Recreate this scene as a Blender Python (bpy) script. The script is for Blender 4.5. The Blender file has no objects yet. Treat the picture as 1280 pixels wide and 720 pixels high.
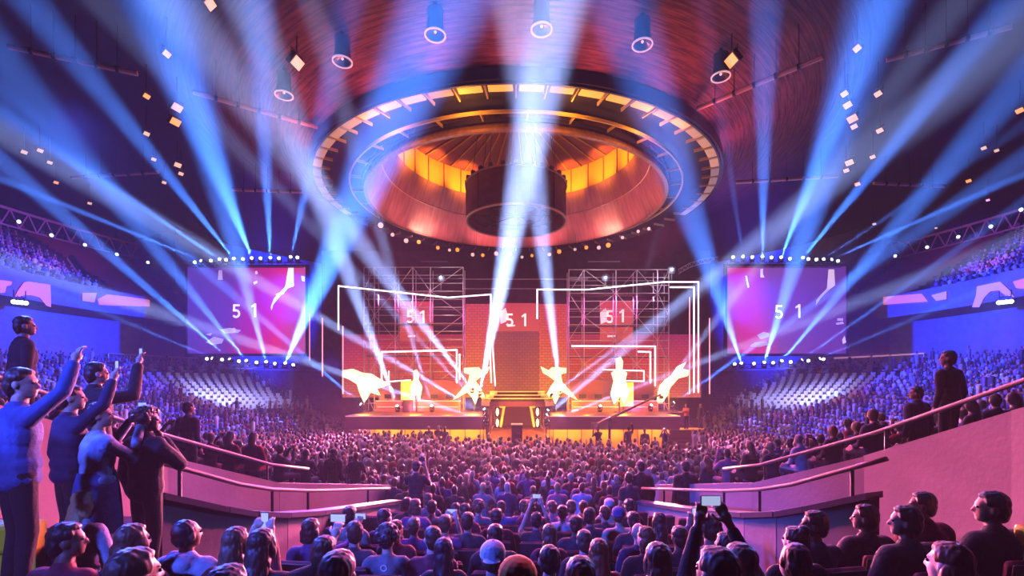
import bpy, bmesh, math, random
import numpy as np
from mathutils import Vector, Matrix, Euler
PI = math.pi
S = bpy.context.scene
class _Later:                     # objects are linked to the scene in one go at the end
    def __init__(s): s.objects = s; s.todo = []
    def link(s, o): s.todo.append(o)
    def __iter__(s): return iter(s.todo)
    def flush(s):
        for o in s.todo: S.collection.objects.link(o)
COL = _Later()
SHOP = bpy.data.scenes.new('workshop')     # shapes are grown here one at a time
def grown(o):
    vl = SHOP.view_layers[0]; vl.update(); return bpy.data.meshes.new_from_object(o.evaluated_get(vl.depsgraph))
R = random.Random(7)

# ---------------------------------------------------------------- camera (eye of a photographer in the stands)
CZ = 4.7            # eye height above the arena floor
F = 600.0           # focal length in pixels of a 1280 px wide frame
PX, PY = 645.0, 480.0   # where the straight-ahead level direction falls
cam_d = bpy.data.cameras.new('camera'); cam = bpy.data.objects.new('camera', cam_d); COL.objects.link(cam)
cam.location = (0, 0, CZ); cam.rotation_euler = (PI/2, 0, 0)
cam_d.sensor_width = 36.0; cam_d.lens = F/1280*36.0
cam_d.shift_x = (640-PX)/1280; cam_d.shift_y = (PY-360)/1280
cam_d.clip_start = 0.05; cam_d.clip_end = 400
S.camera = cam
S.view_settings.view_transform = 'Standard'; S.view_settings.look = 'None'
S.view_settings.gamma = 1; S.view_settings.use_curve_mapping = False
S.view_settings.exposure = 0.0

def at(px, py, Y):           # a point of the place at depth Y
    return Vector(((px-PX)/F*Y, Y, CZ-(py-PY)/F*Y))
def at_z(px, py, z):         # ... at height z
    Y = (z-CZ)*F/(PY-py)
    return Vector(((px-PX)/F*Y, Y, z))

# ---------------------------------------------------------------- materials
MATS = {}
def lin(c):
    return tuple(((x/12.92) if x <= 0.04045 else ((x+0.055)/1.055)**2.4) for x in c)
def mat(name, col=(.5,.5,.5), rough=.6, metal=0., emit=None, es=0., spec=.4, noise=0., nscale=8., bump=0., bscale=30., sample=None):
    if name in MATS: return MATS[name]
    m = bpy.data.materials.new(name); m.use_nodes = True; nt = m.node_tree
    b = nt.nodes['Principled BSDF']
    b.inputs['Base Color'].default_value = (*col, 1); b.inputs['Roughness'].default_value = rough
    b.inputs['Metallic'].default_value = metal; b.inputs['Specular IOR Level'].default_value = spec
    if emit is not None:
        b.inputs['Emission Color'].default_value = (*emit, 1); b.inputs['Emission Strength'].default_value = es
    if noise or bump:
        tc = nt.nodes.new('ShaderNodeTexCoord')
        if noise:
            n = nt.nodes.new('ShaderNodeTexNoise'); n.inputs['Scale'].default_value = nscale; n.inputs['Detail'].default_value = 4
            nt.links.new(tc.outputs['Object'], n.inputs['Vector'])
            r = nt.nodes.new('ShaderNodeValToRGB')
            r.color_ramp.elements[0].position = .3; r.color_ramp.elements[1].position = .7
            r.color_ramp.elements[0].color = (*[max(0, c*(1-noise)) for c in col], 1)
            r.color_ramp.elements[1].color = (*[min(1, c*(1+noise)) for c in col], 1)
            nt.links.new(n.outputs['Fac'], r.inputs['Fac']); nt.links.new(r.outputs['Color'], b.inputs['Base Color'])
        if bump:
            n2 = nt.nodes.new('ShaderNodeTexNoise'); n2.inputs['Scale'].default_value = bscale; n2.inputs['Detail'].default_value = 3
            nt.links.new(tc.outputs['Object'], n2.inputs['Vector'])
            bp = nt.nodes.new('ShaderNodeBump'); bp.inputs['Strength'].default_value = bump; bp.inputs['Distance'].default_value = .02
            nt.links.new(n2.outputs['Fac'], bp.inputs['Height']); nt.links.new(bp.outputs['Normal'], b.inputs['Normal'])
    m.cycles.emission_sampling = sample or 'NONE'
    MATS[name] = m
    return m

# ---------------------------------------------------------------- mesh builder
class MB:
    def __init__(s): s.v = []; s.f = []; s.m = []
    def add(s, vs, fs, mi=0):
        o = len(s.v); s.v += [tuple(x) for x in vs]; s.f += [tuple(i+o for i in f) for f in fs]; s.m += [mi]*len(fs); return s
    def box(s, c, d, rot=None, mi=0):
        hx, hy, hz = d[0]/2, d[1]/2, d[2]/2
        vs = [Vector((x*hx, y*hy, z*hz)) for z in (-1,1) for x, y in ((-1,-1),(1,-1),(1,1),(-1,1))]
        if rot is not None: vs = [rot @ v for v in vs]
        c = Vector(c)
        return s.add([v+c for v in vs], [(3,2,1,0),(4,5,6,7),(0,1,5,4),(1,2,6,5),(2,3,7,6),(3,0,4,7)], mi)
    def bbox(s, c, d, bev, rot=None, mi=0):     # box with chamfered vertical and horizontal edges
        bm = bmesh.new(); bmesh.ops.create_cube(bm, size=1)
        for v in bm.verts: v.co = Vector((v.co.x*d[0], v.co.y*d[1], v.co.z*d[2]))
        bmesh.ops.bevel(bm, geom=bm.edges[:], offset=bev, segments=2, profile=.5, affect='EDGES')
        bm.verts.index_update(); c = Vector(c)
        vs = [(rot @ v.co if rot is not None else v.co)+c for v in bm.verts]; fs = [[v.index for v in f.verts] for f in bm.faces]
        bm.free(); return s.add(vs, fs, mi)
    def tube(s, p0, p1, r, n=8, r1=None, mi=0, caps=True):
        p0, p1 = Vector(p0), Vector(p1); d = p1-p0
        if d.length < 1e-6: return s
        q = d.to_track_quat('Z', 'Y'); r1 = r if r1 is None else r1
        vs = []
        for p, rr in ((p0, r), (p1, r1)):
            for i in range(n):
                a = 2*PI*i/n; vs.append(p + q @ Vector((math.cos(a)*rr, math.sin(a)*rr, 0)))
        fs = [(i, (i+1) % n, n+(i+1) % n, n+i) for i in range(n)]
        if caps: fs += [tuple(range(n-1, -1, -1)), tuple(range(n, 2*n))]
        return s.add(vs, fs, mi)
    def path(s, pts, r, n=8, mi=0):
        pts = [Vector(p) for p in pts]; vs = []; k = len(pts)
        for i, p in enumerate(pts):
            d = (pts[min(i+1, k-1)]-pts[max(i-1, 0)]).normalized(); q = d.to_track_quat('Z', 'Y')
            for j in range(n):
                a = 2*PI*j/n; vs.append(p + q @ Vector((math.cos(a)*r, math.sin(a)*r, 0)))
        fs = [(i*n+j, i*n+(j+1) % n, (i+1)*n+(j+1) % n, (i+1)*n+j) for i in range(k-1) for j in range(n)]
        fs += [tuple(range(n-1, -1, -1)), tuple(range((k-1)*n, k*n))]
        return s.add(vs, fs, mi)
    def lathe(s, prof, c=(0,0,0), a0=0., a1=2*PI, n=48, mi=0, flip=False):
        full = abs(a1-a0-2*PI) < 1e-6; cols = n if full else n+1; k = len(prof); vs = []
        for i in range(cols):
            a = a0+(a1-a0)*i/n
            for r, z in prof: vs.append((c[0]+r*math.sin(a), c[1]-r*math.cos(a), c[2]+z))
        fs = []
        for i in range(n):
            j = (i+1) % cols
            for t in range(k-1):
                f = (i*k+t, j*k+t, j*k+t+1, i*k+t+1); fs.append(f[::-1] if flip else f)
        return s.add(vs, fs, mi)
    def prism(s, poly, axis_vec, mi=0):      # polygon (3-D points) extruded along a vector
        poly = [Vector(p) for p in poly]; a = Vector(axis_vec); n = len(poly)
        vs = poly + [p+a for p in poly]
        fs = [tuple(range(n-1, -1, -1)), tuple(range(n, 2*n))] + [(i, (i+1) % n, n+(i+1) % n, n+i) for i in range(n)]
        return s.add(vs, fs, mi)
    def ball(s, c, r, nu=12, nv=8, mi=0, rot=None):
        if not hasattr(r, '__len__'): r = (r, r, r)
        c = Vector(c); vs = []
        for j in range(1, nv):
            t = PI*j/nv
            for i in range(nu):
                a = 2*PI*i/nu; p = Vector((r[0]*math.sin(t)*math.cos(a), r[1]*math.sin(t)*math.sin(a), r[2]*math.cos(t)))
                vs.append((rot @ p if rot is not None else p)+c)
        up = Vector((0,0,r[2])); 
        if rot is not None: up = rot @ up
        vs += [c+up, c-up]; T, B = len(vs)-2, len(vs)-1
        fs = [(j*nu+i, (j+1)*nu+i, (j+1)*nu+(i+1) % nu, j*nu+(i+1) % nu) for j in range(nv-2) for i in range(nu)]
        fs += [(T, i, (i+1) % nu) for i in range(nu)] + [(B, (nv-2)*nu+(i+1) % nu, (nv-2)*nu+i) for i in range(nu)]
        return s.add(vs, fs, mi)
    def mesh(s, name, mats, smooth=False):
        me = bpy.data.meshes.new(name); me.from_pydata(s.v, [], s.f)
        for m in (mats if isinstance(mats, (list, tuple)) else [mats]): me.materials.append(m)
        me.polygons.foreach_set('material_index', s.m)
        me.polygons.foreach_set('use_smooth', [bool(smooth)]*len(s.f))
        me.validate(); me.update()
        return me
    def build(s, name, mats, parent=None, smooth=False, loc=None):
        o = bpy.data.objects.new(name, s.mesh(name, mats, smooth)); COL.objects.link(o)
        if parent is not None: o.parent = parent
        if loc is not None: o.location = loc
        if smooth == 'auto':
            pass
        return o
def auto_smooth(o, ang=35):
    me = o.data
    me.polygons.foreach_set('use_smooth', [True]*len(me.polygons))
    bm = bmesh.new(); bm.from_mesh(me)
    for e in bm.edges:
        if len(e.link_faces) == 2 and e.calc_face_angle(0) > math.radians(ang): e.smooth = False
    bm.to_mesh(me); bm.free(); return o

def tag(o, label=None, cat=None, group=None, kind=None):
    if label: o['label'] = label
    if cat: o['category'] = cat
    if group: o['group'] = group
    if kind: o['kind'] = kind
    return o
def thing(name, label, cat, loc=(0,0,0), rz=0., group=None):
    o = bpy.data.objects.new(name, None); COL.objects.link(o); o.empty_display_size = .2
    o.location = loc; o.rotation_euler = (0, 0, rz)
    return tag(o, label, cat, group)
def struct(name, mb, m, label=None, smooth=False):
    o = mb.build(name, m, None, smooth); o['kind'] = 'structure'
    if label: o['label'] = label
    return o
def copy_tree(o, parent=None):
    c = o.copy(); COL.objects.link(c)
    if parent is not None: c.parent = parent
    for ch in list(KIDS.get(o.name, ())): copy_tree(ch, c)
    return c
KIDS = {}
def kids_of(o):          # remember a prototype's children once, so that copying stays quick
    KIDS[o.name] = list(o.children)
    for ch in KIDS[o.name]: kids_of(ch)
    return o
def facing(direction, roll_up=(0,0,1)):   # rotation whose -Z looks along direction
    return Vector(direction).to_track_quat('-Z', 'Y').to_matrix()
def spot(name, p, q, power, col, deg, blend=1., rad=.1):
    d = bpy.data.lights.new(name, 'SPOT'); d.energy = power; d.color = col; d.spot_size = math.radians(deg); d.spot_blend = blend; d.shadow_soft_size = rad
    o = bpy.data.objects.new(name, d); COL.objects.link(o); o.location = p
    o.rotation_euler = (Vector(q)-Vector(p)).to_track_quat('-Z', 'Y').to_euler(); return o
def point(name, p, power, col, rad=.2):
    d = bpy.data.lights.new(name, 'POINT'); d.energy = power; d.color = col; d.shadow_soft_size = rad
    o = bpy.data.objects.new(name, d); COL.objects.link(o); o.location = p; return o
def area(name, p, q, power, col, sx, sy=None, spread=180):
    d = bpy.data.lights.new(name, 'AREA'); d.energy = power; d.color = col; d.size = sx; d.spread = math.radians(spread)
    if sy: d.shape = 'RECTANGLE'; d.size_y = sy
    o = bpy.data.objects.new(name, d); COL.objects.link(o); o.location = p
    o.rotation_euler = (Vector(q)-Vector(p)).to_track_quat('-Z', 'Y').to_euler(); return o

# ---------------------------------------------------------------- haze in the whole hall
HAZE = .0016
w = bpy.data.worlds.new('hall_air'); S.world = w; w.use_nodes = True
wn = w.node_tree; wn.nodes['Background'].inputs['Color'].default_value = (0,0,0,1); wn.nodes['Background'].inputs['Strength'].default_value = 0
vs_ = wn.nodes.new('ShaderNodeVolumeScatter'); vs_.inputs['Density'].default_value = HAZE; vs_.inputs['Anisotropy'].default_value = .0
vs_.inputs['Color'].default_value = (.95, .97, 1, 1)
wn.links.new(vs_.outputs['Volume'], wn.nodes['World Output'].inputs['Volume'])
S.cycles.max_bounces = 3; S.cycles.diffuse_bounces = 0; S.cycles.glossy_bounces = 2; S.cycles.volume_bounces = 0
S.cycles.use_denoising = True; S.cycles.sample_clamp_indirect = 4.0
S.cycles.caustics_reflective = False; S.cycles.caustics_refractive = False
# ================================================================ the hall: a round bowl about a centre 36 m ahead of the camera
CY = 36.0
def cyl(a_deg, r, z=0.):     # angle 0 points from the centre towards the camera, positive to +X
    a = math.radians(a_deg); return Vector((r*math.sin(a), CY-r*math.cos(a), z))
def at_r(px, py, r):         # where the sight line of a pixel meets the far side of the upright cylinder of radius r
    k = (px-PX)/F; A = k*k+1; B = -2*CY; C_ = CY*CY-r*r
    Y = (-B+math.sqrt(B*B-4*A*C_))/(2*A); return at(px, py, Y)
SL = .34
def side_h(r): return max(0., (r-19)*SL)
MIDH = ((0,3.0),(2.2,2.57),(3,2.35),(4.4,1.97),(5.8,1.70),(8.8,1.23),(11.5,.98),(13.5,.83),(17,.5),(20,0.),(99,0.))
def mid_h(r):
    y = CY-r
    for (a, ha), (b, hb) in zip(MIDH[:-1], MIDH[1:]):
        if a <= y <= b: return ha+(hb-ha)*(y-a)/(b-a)
    return 3.0

m_floor = mat('arena_floor', (.05,.045,.06), .5, noise=.3, nscale=2)
m_tier = mat('tier_concrete', (.10,.09,.12), .8, noise=.3, nscale=3)
m_carpet = mat('stand_carpet', (.05,.03,.05), .9, noise=.4, nscale=6)
m_wallpink = mat('vomitory_plaster', (.44,.34,.36), .8, noise=.12, nscale=1.2, bump=.25, bscale=14)
m_cap = mat('wall_capping', (.10,.09,.13), .35)
m_blue = mat('bowl_wall_paint', (.32,.33,.42), .7, noise=.1, nscale=2)
m_panel = mat('bowl_wall_panelling', (.40,.30,.42), .7)
m_drape = mat('black_drape', (.05,.035,.05), .9, noise=.3, nscale=1.5)
m_black = mat('black_metal', (.02,.02,.025), .45, .4)
m_dark = mat('dark_steel', (.035,.035,.05), .45, .5)
m_steel = mat('galvanised_steel', (.55,.55,.60), .35, .8)

# roof lining: narrow boards laid round the centre
m_roof = bpy.data.materials.new('roof_boards'); m_roof.use_nodes = True
nt = m_roof.node_tree; b_ = nt.nodes['Principled BSDF']; L_ = nt.links.new
tc = nt.nodes.new('ShaderNodeTexCoord'); sx = nt.nodes.new('ShaderNodeSeparateXYZ'); L_(tc.outputs['Object'], sx.inputs[0])
def mth(op, a, b=None):
    n = nt.nodes.new('ShaderNodeMath'); n.operation = op
    for i, x in enumerate((a, b)):
        if x is None: continue
        if isinstance(x, (int, float)): n.inputs[i].default_value = x
        else: L_(x, n.inputs[i])
    return n.outputs[0]
ang = mth('ARCTAN2', sx.outputs['X'], sx.outputs['Y'])
rad_ = mth('SQRT', mth('ADD', mth('MULTIPLY', sx.outputs['X'], sx.outputs['X']), mth('MULTIPLY', sx.outputs['Y'], sx.outputs['Y'])))
cx = nt.nodes.new('ShaderNodeCombineXYZ'); L_(mth('MULTIPLY', ang, 9.), cx.inputs[0]); L_(mth('MULTIPLY', rad_, 9.), cx.inputs[1])
n1 = nt.nodes.new('ShaderNodeTexNoise'); n1.inputs['Scale'].default_value = 1.0; n1.inputs['Detail'].default_value = 6; n1.inputs['Roughness'].default_value = .7; L_(cx.outputs[0], n1.inputs['Vector'])
rp = nt.nodes.new('ShaderNodeValToRGB'); e = rp.color_ramp.elements; e[0].position = .36; e[0].color = (.035,.016,.018,1); e[1].position = .66; e[1].color = (.36,.17,.15,1)
L_(n1.outputs['Fac'], rp.inputs['Fac'])
seam = mth('LESS_THAN', mth('FRACT', mth('MULTIPLY', rad_, 2.2)), .06)
mx = nt.nodes.new('ShaderNodeMixRGB'); L_(seam, mx.inputs['Fac']); L_(rp.outputs['Color'], mx.inputs[1]); mx.inputs[2].default_value = (.05,.02,.02,1)
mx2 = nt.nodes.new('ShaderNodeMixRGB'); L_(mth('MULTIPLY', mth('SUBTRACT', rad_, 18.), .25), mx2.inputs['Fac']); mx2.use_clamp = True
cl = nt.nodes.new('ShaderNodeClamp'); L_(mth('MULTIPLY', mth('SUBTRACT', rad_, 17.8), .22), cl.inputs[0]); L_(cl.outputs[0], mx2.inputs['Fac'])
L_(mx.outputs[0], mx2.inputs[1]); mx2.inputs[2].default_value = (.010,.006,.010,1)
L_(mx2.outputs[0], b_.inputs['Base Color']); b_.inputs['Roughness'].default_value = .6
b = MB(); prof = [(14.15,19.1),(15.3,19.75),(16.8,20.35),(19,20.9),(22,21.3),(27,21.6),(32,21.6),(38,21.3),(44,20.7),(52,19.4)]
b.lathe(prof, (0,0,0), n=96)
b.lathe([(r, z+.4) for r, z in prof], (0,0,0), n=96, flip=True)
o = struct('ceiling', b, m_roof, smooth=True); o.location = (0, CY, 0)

b = MB(); b.box((0, CY-4, -.1), (110, 116, .2)); struct('floor', b, m_floor)

# lower bowl, stepped; one bank on each hand
def stepped(r0, r1, hf, step=.85):
    p = []; r = r0
    while r < r1-1e-3:
        p += [(r, hf(r)), (min(r+step, r1), hf(r))]; r += step
    return p
for sgn, nm in ((-1,'left'),(1,'right')):
    b = MB(); pr = stepped(19, 38.5, lambda r: side_h(r)+.001)
    a = sorted((sgn*math.radians(9.9), sgn*math.radians(152)))
    b.lathe(pr, (0,CY,0), a[0], a[1], n=72)
    struct('floor_bank_'+nm, b, m_tier)
    b = MB(); b.lathe([(38.5,6.4),(38.5,12.6)], (0,CY,0), sgn*math.radians(30), sgn*math.radians(150), n=40, flip=(sgn<0)); b.lathe([(38.8,6.4),(38.8,12.6)], (0,CY,0), sgn*math.radians(30), sgn*math.radians(150), n=40, flip=(sgn>0))
    struct('wall_'+nm, b, m_blue)
    b = MB(); b.lathe([(38.6,12.5),(38.6,20.9)], (0,CY,0), min(sgn*math.radians(112),sgn*math.radians(152)), max(sgn*math.radians(112),sgn*math.radians(152)), n=24, flip=(sgn<0)); b.lathe([(39.0,12.5),(39.0,20.9)], (0,CY,0), min(sgn*math.radians(112),sgn*math.radians(152)), max(sgn*math.radians(112),sgn*math.radians(152)), n=24, flip=(sgn>0))
    p0, p1 = cyl(sgn*112,38.6,12.5), cyl(sgn*112,52,12.5); b.add([p0,p1,p1+Vector((0,0,8)),p0+Vector((0,0,8.4))],[(0,1,2,3)])
    struct('wall_end_'+nm, b, m_blue)
    # panelled section of the wall behind the far block
    b = MB()
    for i in range(6):
        for j in range(3):
            p0, p1 = cyl(sgn*(107+i*2.2), 38.42), cyl(sgn*(107+i*2.2+2.1), 38.42)
            z0 = 7.3+j*1.75; d = (p1-p0); mid = (p0+p1)/2; rot = Matrix.Rotation(math.atan2(d.y, d.x), 3, 'Z')
            b.box((mid.x, mid.y, z0+.85), (d.length, .06, 1.68), rot)
    struct('trim_'+('1' if sgn < 0 else '2'), b, m_panel)
# centre block (between the two vomitories) and the passages beside it
b = MB(); ys = [.2+.25*i for i in range(80)]; xs = [-8,-6.5,-5,-4,-3.4,-2.8,-2.2,-1.4,1.4,2.2,2.8,3.4,4,5,6.5,8]
hcb = lambda x, y: max(0., mid_h(CY-y) + .17*max(0., abs(x)-1.4)*(0 if y > 9.5 else min(1., max(.3, (y-2.9)/.9))))
for y in ys:
    for x in xs: b.v.append((x, y, hcb(x,y)-.004))
nx = len(xs)
b.f = [(j*nx+i, j*nx+i+1, (j+1)*nx+i+1, (j+1)*nx+i) for j in range(len(ys)-1) for i in range(nx-1) if not (ys[j] > 5.2 and max(abs(xs[i]),abs(xs[i+1])) > 5)]
b.m = [0]*len(b.f); struct('floor_centre_block', b, m_carpet)
# back wall behind the camera closes the bowl
b = MB(); b.lathe([(52.2,0),(52.2,19.5)], (0,CY,0), n=96); b.lathe([(52.5,0),(52.5,19.5)], (0,CY,0), n=96, flip=True); struct('wall_outer', b, m_drape)

# vomitory walls
def wall_run(name, pts, thick, m, z_low=0.):
    b = MB(); n = len(pts)
    for i in range(n-1):
        p, q = Vector(pts[i]), Vector(pts[i+1]); d = (q-p); d.z = 0; nrm = Vector((-d.y, d.x, 0)).normalized()*thick
        b.add([(p.x,p.y,z_low),(q.x,q.y,z_low),q,p,(p.x+nrm.x,p.y+nrm.y,z_low),(q.x+nrm.x,q.y+nrm.y,z_low),q+nrm,p+nrm],
              [(0,1,2,3),(5,4,7,6),(3,2,6,7),(4,0,3,7),(1,5,6,2),(0,4,5,1)])
    return struct(name, b, m)
UP = {}; LOW = {}
for sgn, nm in ((-1,'left'),(1,'right')):
    up = [cyl(sgn*8.6, 23.4), cyl(sgn*9.6, 27.4), cyl(sgn*10.15, 29.5), cyl(sgn*9.9, 31.4), cyl(sgn*9.3, 33.5), cyl(sgn*9., 36)]
    for p, z in zip(up, (2.0, 2.86, 3.66, 4.42, 5.1, 5.8)): p.z = z
    lo = [Vector((sgn*2.68,10.5,2.12)), Vector((sgn*3.36,6.5,2.86)), Vector((sgn*3.90,5.15,3.50))]
    fine = []
    for i in range(len(lo)-1):
        for t in range(4): fine.append(lo[i].lerp(lo[i+1], t/4))
    fine.append(lo[-1])
    for _ in range(2): fine = [fine[0]]+[(fine[i-1]+fine[i]*2+fine[i+1])/4 for i in range(1, len(fine)-1)]+[fine[-1]]
    UP[sgn], LOW[sgn] = up, fine
    wall_run('wall_upper_'+nm, up, .18*sgn*-1, m_wallpink)
    wall_run('wall_lower_'+nm, fine, .16*sgn*-1, m_wallpink)
    b = MB()
    for i in range(len(fine)-1):
        p, q = fine[i], fine[i+1]; d = q-p; nr = Vector((-d.y, d.x, 0)).normalized()
        off = nr*(.10*-sgn*-1) * -1
        vs = []
        for c in (p, q):
            for s_, z_ in ((-.06,-.02),(.22,-.02),(.22,.05),(-.06,.05)): vs.append(c + nr*(-sgn*s_) + Vector((0,0,z_)))
        b.add(vs, [(0,1,2,3),(7,6,5,4),(0,4,5,1),(1,5,6,2),(2,6,7,3),(3,7,4,0)])
    struct('trim_'+('3' if sgn < 0 else '4'), b, m_cap)
# yellow padded ledges at the frame's lower corners
m_yel = mat('yellow_ledge_paint', (.70,.60,.01), .6)
for sgn, (p0, p1), k in ((-1, ((-4.8,3.9,3.56),(-3.98,4.0,3.56)), 5), (1, ((3.75,3.55,3.60),(4.9,3.3,3.70)), 6)):
    b = MB(); p0, p1 = Vector(p0), Vector(p1); d = p1-p0
    b.bbox((p0+p1)/2-Vector((0,0,.12)), (d.length, .22, .24), .04, Matrix.Rotation(math.atan2(d.y,d.x),3,'Z'))
    b.box((p0+p1)/2-Vector((0,-.02,.9)), (d.length, .1, 1.4), Matrix.Rotation(math.atan2(d.y,d.x),3,'Z'))
    struct('trim_%d' % k, b, m_yel)

# handrails
def railing(name, label, pts, posts, m, m2, drop, rr=.028):
    c0 = Vector(pts[0]); t = thing(name, label, 'handrail', c0)
    b = MB(); b.path([Vector(p)-c0 for p in pts], rr, 10); b.build('rail', m, t, True)
    for p, d in zip(posts, drop):
        b = MB(); p = Vector(p)-c0; b.tube(p, p-Vector((0,0,d)), .02, 8); b.tube(p-Vector((0,0,d)), p-Vector((0,0,d-.02)), .05, 10); b.build('post', m2, t)
    return t
m_rail = mat('rail_lacquered_wood', (.50,.33,.24), .28, spec=.6)
for sgn, nm in ((-1,'left'),(1,'right')):
    up = UP[sgn]; lo = LOW[sgn]
    pts = [up[0].lerp(up[1],.75)+Vector((0,0,.30))] + [p+Vector((0,0,.33)) for p in up[1:]]
    pp = [up[1].lerp(up[2],.05), up[2].lerp(up[3], .1), up[3].lerp(up[4], .3)]
    railing('stand_handrail', 'sloping handrail along the top of the upper pink wall on the %s' % nm, pts, [p+Vector((0,0,.33)) for p in pp], m_rail, m_black, [.33]*3)
    off = Vector((sgn*.08,0,0))
    pts = [p+off+Vector((0,0,.30+.10*min(1, i/6))) for i, p in enumerate(lo)]
    railing('stand_handrail', 'curved handrail on short posts above the lower pink wall on the %s' % nm, pts, [pts[1], pts[3], pts[4], pts[7]], m_rail, m_black, [.30,.35,.37,.40])

# upper balconies
m_seatred = mat('red_seat_plastic', (.45,.06,.07), .5)
for sgn, nm in ((-1,'left'),(1,'right')):
    a0, a1 = sgn*math.radians(60), sgn*math.radians(112)
    b = MB(); b.lathe([(36,12.45)]+stepped(36, 49, lambda r: 12.4+(r-36)*.55), (0,CY,0), min(a0,a1), max(a0,a1), n=48); struct('floor_balcony_'+nm, b, m_tier)
    b = MB(); b.lathe([(38.6,10.6),(35.9,10.9),(35.9,12.9),(36.0,12.9),(36.0,12.3)], (0,CY,0), min(a0,a1), max(a0,a1), n=48); struct('wall_balcony_'+nm, b, m_blue)
# ================================================================ roof centre: gantry ring, copper canopy, screen drum
m_joist = mat('gantry_joist_paint', (.80,.50,.30), .5)
m_gantry = mat('gantry_steel', (.06,.05,.075), .5, .5)
m_warm = mat('warm_panel_glow', (.9,.5,.2), .5, emit=(1,.34,.05), es=1.1)
m_warm2 = mat('pale_panel_glow', (.9,.6,.4), .5, emit=(1,.46,.30), es=.28)
m_warm3 = mat('dim_panel_glow', (.6,.5,.5), .5, emit=(.6,.4,.5), es=.07)
t = thing('ring_gantry', 'big round steel lighting gantry hung from the roof round the copper canopy', 'gantry', (0,CY,18.5))
def hoop(r, z, w, h, n=120):
    b = MB(); b.lathe([(r-w/2,z-h/2),(r+w/2,z-h/2),(r+w/2,z+h/2),(r-w/2,z+h/2),(r-w/2,z-h/2)], n=n); return b
hoop(14.1,.12,.10,.44).build('outer_hoop', m_gantry, t); hoop(11.8,-.05,.10,.16).build('middle_hoop', m_joist, t); hoop(10.95,.0,.12,.2).build('inner_hoop', m_gantry, t)
b = MB(); b.lathe([(10.9,.42),(14.15,.42)], n=96, flip=True); b.lathe([(10.9,.47),(14.15,.47)], n=96); b.build('deck', m_dark, t)
b = MB(); b.lathe([(14.16,.0),(14.3,.0),(14.3,.57),(14.16,.57),(14.16,0)], n=96); b.build('skirt', m_dark, t)
m_joist = mat('gantry_joist_paint', (.80,.50,.30), .5)
for i in range(60):
    a = i*6; p, q = cyl(a,13.0)-Vector((0,CY,0)), cyl(a,14.05)-Vector((0,CY,0))
    b = MB(); b.box((p+q)/2+Vector((0,0,-.03)), ((q-p).length, .07, .16), Matrix.Rotation(math.atan2(q.y-p.y,q.x-p.x),3,'Z')); b.build('joist', m_joist, t)
for i in range(30):
    a = i*12+3; p, q = cyl(a,10.95)-Vector((0,CY,0)), cyl(a,11.8)-Vector((0,CY,0))
    b = MB(); b.box((p+q)/2, ((q-p).length, .08, .14), Matrix.Rotation(math.atan2(q.y-p.y,q.x-p.x),3,'Z')); b.build('joist', m_joist, t)
for i in range(60):  # lamplight on these panels is put into glowing materials, weaker towards the sides
    a = i*6+3
    if 100 < a < 260: continue
    p = cyl(a, 13.78); da = min(a, 360-a)
    b = MB(); b.bbox((0,0,0), (1.15,.5,.08), .02); o = b.build('gantry_panel', m_warm if (i % 4 != 1 and da < 40) else m_warm2 if da < 66 else m_warm3)
    o.location = (p.x, p.y, 18.43); o.rotation_euler = (0,0,math.radians(a))
    tag(o, 'flat panel between the gantry joists, its warm lit look put in as glow', 'light panel', 'glowing panels under the ring gantry')

# copper canopy: a frustum open below, a gold band and a ribbed lining above it
m_copper = bpy.data.materials.new('copper_sheet'); m_copper.use_nodes = True; nt = m_copper.node_tree; b_ = nt.nodes['Principled BSDF']; L_ = nt.links.new
tc = nt.nodes.new('ShaderNodeTexCoord'); sx = nt.nodes.new('ShaderNodeSeparateXYZ'); L_(tc.outputs['Object'], sx.inputs[0])
ang = mth('ARCTAN2', sx.outputs['X'], sx.outputs['Y'])
cx = nt.nodes.new('ShaderNodeCombineXYZ'); L_(mth('MULTIPLY', ang, 40.), cx.inputs[0]); L_(mth('MULTIPLY', sx.outputs['Z'], .6), cx.inputs[1])
n1 = nt.nodes.new('ShaderNodeTexNoise'); n1.inputs['Scale'].default_value = 1.; n1.inputs['Detail'].default_value = 3; L_(cx.outputs[0], n1.inputs['Vector'])
rp = nt.nodes.new('ShaderNodeValToRGB'); e = rp.color_ramp.elements; e[0].position = .35; e[0].color = (.40,.17,.13,1); e[1].position = .7; e[1].color = (.58,.27,.21,1)
L_(n1.outputs['Fac'], rp.inputs['Fac']); L_(rp.outputs['Color'], b_.inputs['Base Color']); b_.inputs['Roughness'].default_value = .5; b_.inputs['Metallic'].default_value = .35
m_gold = mat('gold_band', (.9,.45,.06), .5, .2)
m_lining = mat('canopy_lining', (.45,.13,.12), .6)
t = thing('copper_canopy', 'copper funnel shaped acoustic canopy with a gold band inside, over the arena', 'canopy', (0,CY,18.05))
b = MB(); b.lathe([(10.72,0),(10.2,1.1),(9.75,2.3),(9.3,3.4),(9.0,4.05)], n=96, flip=True); b.lathe([(10.80,0),(10.3,1.1),(9.85,2.3),(9.4,3.4),(9.1,4.05)], n=96); b.build('funnel', m_copper, t, True)
b = MB(); b.lathe([(10.66,-.06),(10.9,-.06),(10.9,.08),(10.66,.08),(10.66,-.06)], n=96); b.build('rim', m_copper, t)
b = MB(); b.lathe([(9.75,2.28),(9.70,2.34),(9.66,2.28),(9.75,2.28)], n=96); b.build('seam_ring', m_joist, t)
b = MB(); b.lathe([(9.0,4.05),(9.0,6.1)], n=96, flip=True); b.lathe([(9.1,4.05),(9.1,6.1)], n=96); b.build('gold_band', m_gold, t)
for i in range(32):
    a = math.radians(i*360/32); b = MB(); b.box((8.97*math.sin(a), -8.97*math.cos(a), 5.07), (.1,.06,2.05), Matrix.Rotation(a,3,'Z')); b.build('band_stile', m_lining, t)
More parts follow.
